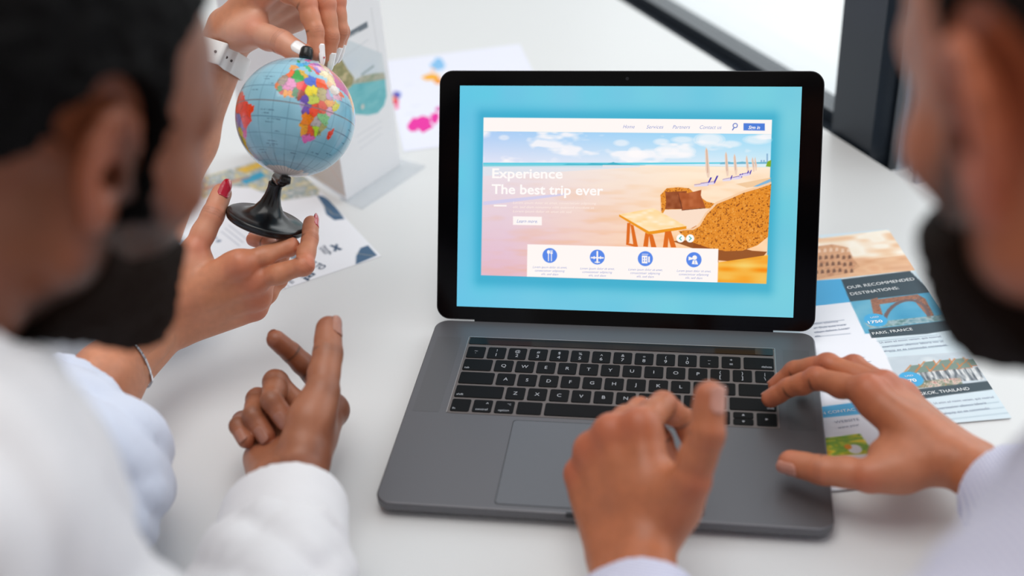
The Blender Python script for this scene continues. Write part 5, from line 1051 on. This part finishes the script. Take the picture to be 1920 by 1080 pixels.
for h_, q in ((h3, .030), (h2, .030)):
    cf = h_.w + h_.fd * q; fd = h_.fd; al = h_.al
    cu = [('u', RCN(cf + al * .008, cf + fd * .055 + al * .008, .0345, .038), .004), ('u', RCN(cf - al * .008, cf + fd * .055 - al * .008, .0345, .038), .012), ('d', lambda P, d: .0010 * vnoise(P, 50, 2)), cutplane(cf, -fd), cutplane(cf + fd * .052, fd), ('s', RCN(cf - fd * .03, cf + fd * .02, .0295, .0295), .003)]
    sdf_obj('shirt_cuff', [sdf_mesh(cu, cf - .07, cf + .09, .0020)], m_check, pr)

# ================================================================== woman at the left edge of the table
fs = (202, 134, 100)
pw = person('woman in pale blue shirt holding the globe with red and white fingernails', (-.82, .05, -.35))
elw = np.array([-.425, -.050, .078]); h4 = Hand('woman_red_R', .90, elbow=elw, arm=(.0180, .032))
w5 = np.array(HANDS['woman_white_L']['w'][0]); f5 = np.array(HANDS['woman_white_L']['f'][0]); el5 = np.array([-.459, .221, .080]); h5 = Hand('woman_white_L', .96, elbow=el5, arm=(.0180, .030))
shw = np.array([-.715, -.11, .20]); slw = np.array([-.775, .22, .20]); nkw = np.array([-.77, .06, .29]); chw = np.array([-.84, .06, .06]); hiw = np.array([-.90, .06, -.32])
fw_ = nrm(np.array([.85, .15, -.35])); cw = nkw + np.array([.06, .01, .14]); Hw = Head(cw, fw_, (0, 0, 1), .95, neck_to=nkw)
bodyw = [('u', RCN(nkw, chw, .05, .10), .04), ('u', RCN(shw, slw, .042, .042), .05), ('u', RCN(chw, hiw, .10, .125), .05), ('u', RCN(shw, elw, .040, .032), .03), ('u', RCN(elw, h4.w, .030, .020), .02), ('u', RCN(slw, el5, .040, .032), .03), ('u', RCN(el5, h5.w, .030, .019), .02)]
def colw(V):
    C_ = np.zeros((len(V), 3)) + np.array(fs, float); C_ *= (1 + .035 * vnoise(V, 60, 3) + .03 * vnoise(V, 260, 5))[:, None]
    C_ = h4.colour(V, C_, fs, (198, 106, 78), (222, 160, 132), (218, 132, 106)); C_ = h5.colour(V, C_, fs, (206, 122, 96), (232, 184, 164), (228, 150, 126)); return head_colour(Hw, V, C_, (222, 138, 112), (190, 84, 84))
lo, hi = bounds(bodyw)
sdf_obj('body', [sdf_mesh(Hw.ops, cw - .16, cw + .16, .0035), sdf_mesh(bodyw + [('u', RCN(Hw.W((0, -.03, -.07)), nkw, .042, .05), .02)], lo, hi, .008), h4.mesh(HM, .19), h5.mesh(HM, .21)], m_skin_f, pw, colw)
def mask_long(L): 
    x, y, z = np.abs(L[:, 0]), L[:, 1], L[:, 2]; return np.where(y > .03, .055 - z, np.where(y > -.03, -z - .1 + 0 * y, -z - .13)) * .8
hair_obj('hair', Hw, Hw.ops + [('u', RCN(Hw.W((0, -.06, 0)), Hw.W((0, -.07, -.16)), .07, .06), .03)], .016, mask_long, cw - .22, cw + .16, .0045, node_mat('brown_hair', (60, 38, 26), .5, noise=.4, nscale=300, bump=.8, bscale=500), pw, .005, 60)
eyes(Hw, pw)
for f_ in 'imrpt': h4.nail(f_, m_nail_r, pw, long=.005 if f_ == 't' else .004, wide=.68, label='glossy red fingernail')
for f_ in 'imrpt': h5.nail(f_, m_nail_w, pw, long=.0030 if f_ == 't' else .0060, wide=.68, label='long white fingernail', heart=m_heart if f_ == 'i' else None)
m_blue = fabric_mat('pale_blue_cotton', (212, 219, 236))
cfw = h4.w + h4.fd * .118; fdw = h4.fd; cf5 = h5.w + h5.fd * .20; fd5 = h5.fd
e2w = DP(160, 960, .865); e2w[2] = max(e2w[2], .080)
slv = [('u', RCN(h4.w + fdw * .10, elw, .042, .055), .02), ('u', RCN(elw, e2w, .053, .056), .04), ('u', RCN(e2w, shw, .057, .066), .05), ('u', RCN(h5.w + fd5 * .19, el5, .042, .052), .02), ('u', RCN(el5, slw, .055, .062), .05)]
torw = [('u', RCN(nkw + np.array([0, 0, -.03]), chw, .065, .12), .05), ('u', RCN(shw, slw, .056, .056), .05), ('u', RCN(chw, hiw, .12, .14), .05)]
def cuffcut(c, n, r=.12): return ('m', lambda P: np.where(np.linalg.norm(P - c, axis=1) < r, (c - P) @ n, -1.))
ops = slv + torw + [wrinkle(.0040, 11, (((.25, .9, .35), 78, .9), ((-.6, .6, .5), 52, .7), ((.6, -.5, .7), 130, .25)), 13), cuffcut(cfw, fdw), cuffcut(cf5, fd5, .1), hollow(cfw, fdw, .034, .03), hollow(cf5, fd5, .030, .03)]
lo, hi = bounds(slv + torw, .02); sdf_obj('shirt', [sdf_mesh(ops, lo, hi, .0045)], m_blue, pw)
cu = [('u', RCN(cfw - fdw * .006, cfw + fdw * .045, .047, .054), .004), ('d', lambda P, d: .005 * vnoise(P, 26, 2) + .0012 * vnoise(P, 70, 5)), cutplane(cfw - fdw * .008, -fdw), cutplane(cfw + fdw * .040, fdw), ('s', RCN(cfw - fdw * .04, cfw + fdw * .012, .036, .036), .004)]
sdf_obj('rolled_cuff', [sdf_mesh(cu, cfw - .09, cfw + .11, .0025)], m_blue, pw)
m_chain = node_mat('silver_chain', (200, 200, 205), .2, .95, noise=.05); bc_ = h4.w + h4.fd * .056; X_b = h4.al; Y_b = np.cross(h4.fd, h4.al)
ring = []
for k in range(72):
    a = 2 * math.pi * k / 72; dirv = nrm(X_b * math.cos(a) + Y_b * math.sin(a)); o_ = bc_ + h4.fd * (.004 * math.cos(a)); P_ = np.array([o_ + dirv * t for t in np.linspace(.005, .06, 120)]); dd = ev(h4.ops, P_); ring.append(P_[int(np.argmax(dd > .0010))])
Vb, Fb = tube(ring, .0006, 6, closed=True); Vb = list(Vb)
for k in range(72):
    p, q = ring[k], ring[(k + 1) % 72]; c = (p + q) / 2; t = nrm(q - p); s_ = nrm(np.cross(t, c - bc_)); n2 = np.cross(s_, t); L = np.linalg.norm(q - p) * .40
    Vb, Fb = join((Vb, Fb), box(-L, L, -.0010, .0010, -.0008, .0008, (c, t, s_, n2), .0003))
o = mk('bracelet', Vb, Fb, m_chain); setp(o, 'thin silver chain bracelet round the wrist of the red-nailed hand', 'bracelet')
# watch strap
m_strap = node_mat('white_silicone', (236, 236, 236), .45, noise=.01); wc = h5.w + h5.fd * .024; Xs = h5.al; Ys = np.cross(h5.fd, h5.al)
band = empty('wristwatch', tuple(wc), 'white watch strap with dark holes on the wrist above the globe', 'watch')
ringw = []
for k in range(60):
    a = 2 * math.pi * k / 60; dirv = Xs * math.cos(a) + Ys * math.sin(a); rr = []
    for off in (-.0105, 0, .0105):
        tt_ = np.linspace(.006, .06, 160); P_ = np.array([wc + h5.fd * off + dirv * t for t in tt_]); rr.append(float(tt_[int(np.argmax(ev(h5.ops, P_) > .0016))]))
    ringw.append(max(rr))
ringw = np.array(ringw)
for _ in range(3): ringw = np.maximum(ringw, (np.roll(ringw, 1) + ringw * 2 + np.roll(ringw, -1)) / 4)
V = []; Fc = []; prof = [(-.0105, 0), (-.0105, .0020), (-.0095, .0026), (.0095, .0026), (.0105, .0020), (.0105, 0)]
for k in range(60):
    a = 2 * math.pi * k / 60; dirv = Xs * math.cos(a) + Ys * math.sin(a)
    for s_, q in prof: V.append(wc + h5.fd * s_ + dirv * (ringw[k] + q))
np_ = len(prof)
for k in range(60):
    for i in range(np_): j = (i + 1) % np_; l = (k + 1) % 60; Fc.append((k * np_ + i, k * np_ + j, l * np_ + j, l * np_ + i))
mk('strap', V, Fc, m_strap, band, True)
m_hole = node_mat('strap_hole', (90, 84, 84), .6, noise=.02); tocam = nrm(np.array([.35, -.75, .35])); a0 = math.atan2(tocam @ Ys, tocam @ Xs)
for k in range(4):
    a = a0 + .30 - k * .24; i = int(round(a / (2 * math.pi) * 60)) % 60; dirv = Xs * math.cos(a) + Ys * math.sin(a); c = wc + dirv * (ringw[i] + .0024); sd = nrm(np.cross(h5.fd, dirv))
    v, f = lathe([(.0013, -.0005), (.0013, .0003), (.0001, .0004)], (c, h5.fd, sd, dirv), 14); mk('strap_hole', v, f, m_hole, band)
a = a0 + 3.0; i = int(round(a / (2 * math.pi) * 60)) % 60; dirv = Xs * math.cos(a) + Ys * math.sin(a); c = wc + dirv * (ringw[i] + .0055); sd = nrm(np.cross(h5.fd, dirv))
v, f = prism([(rrect(-.016, -.018, .016, .018, .008), 0), (rrect(-.017, -.019, .017, .019, .009), .003), (rrect(-.016, -.018, .016, .018, .008), .009), (rrect(-.013, -.015, .013, .015, .007), .0105)], (c, sd, h5.fd, dirv)); mk('watch_case', v, f, m_black, band, False)
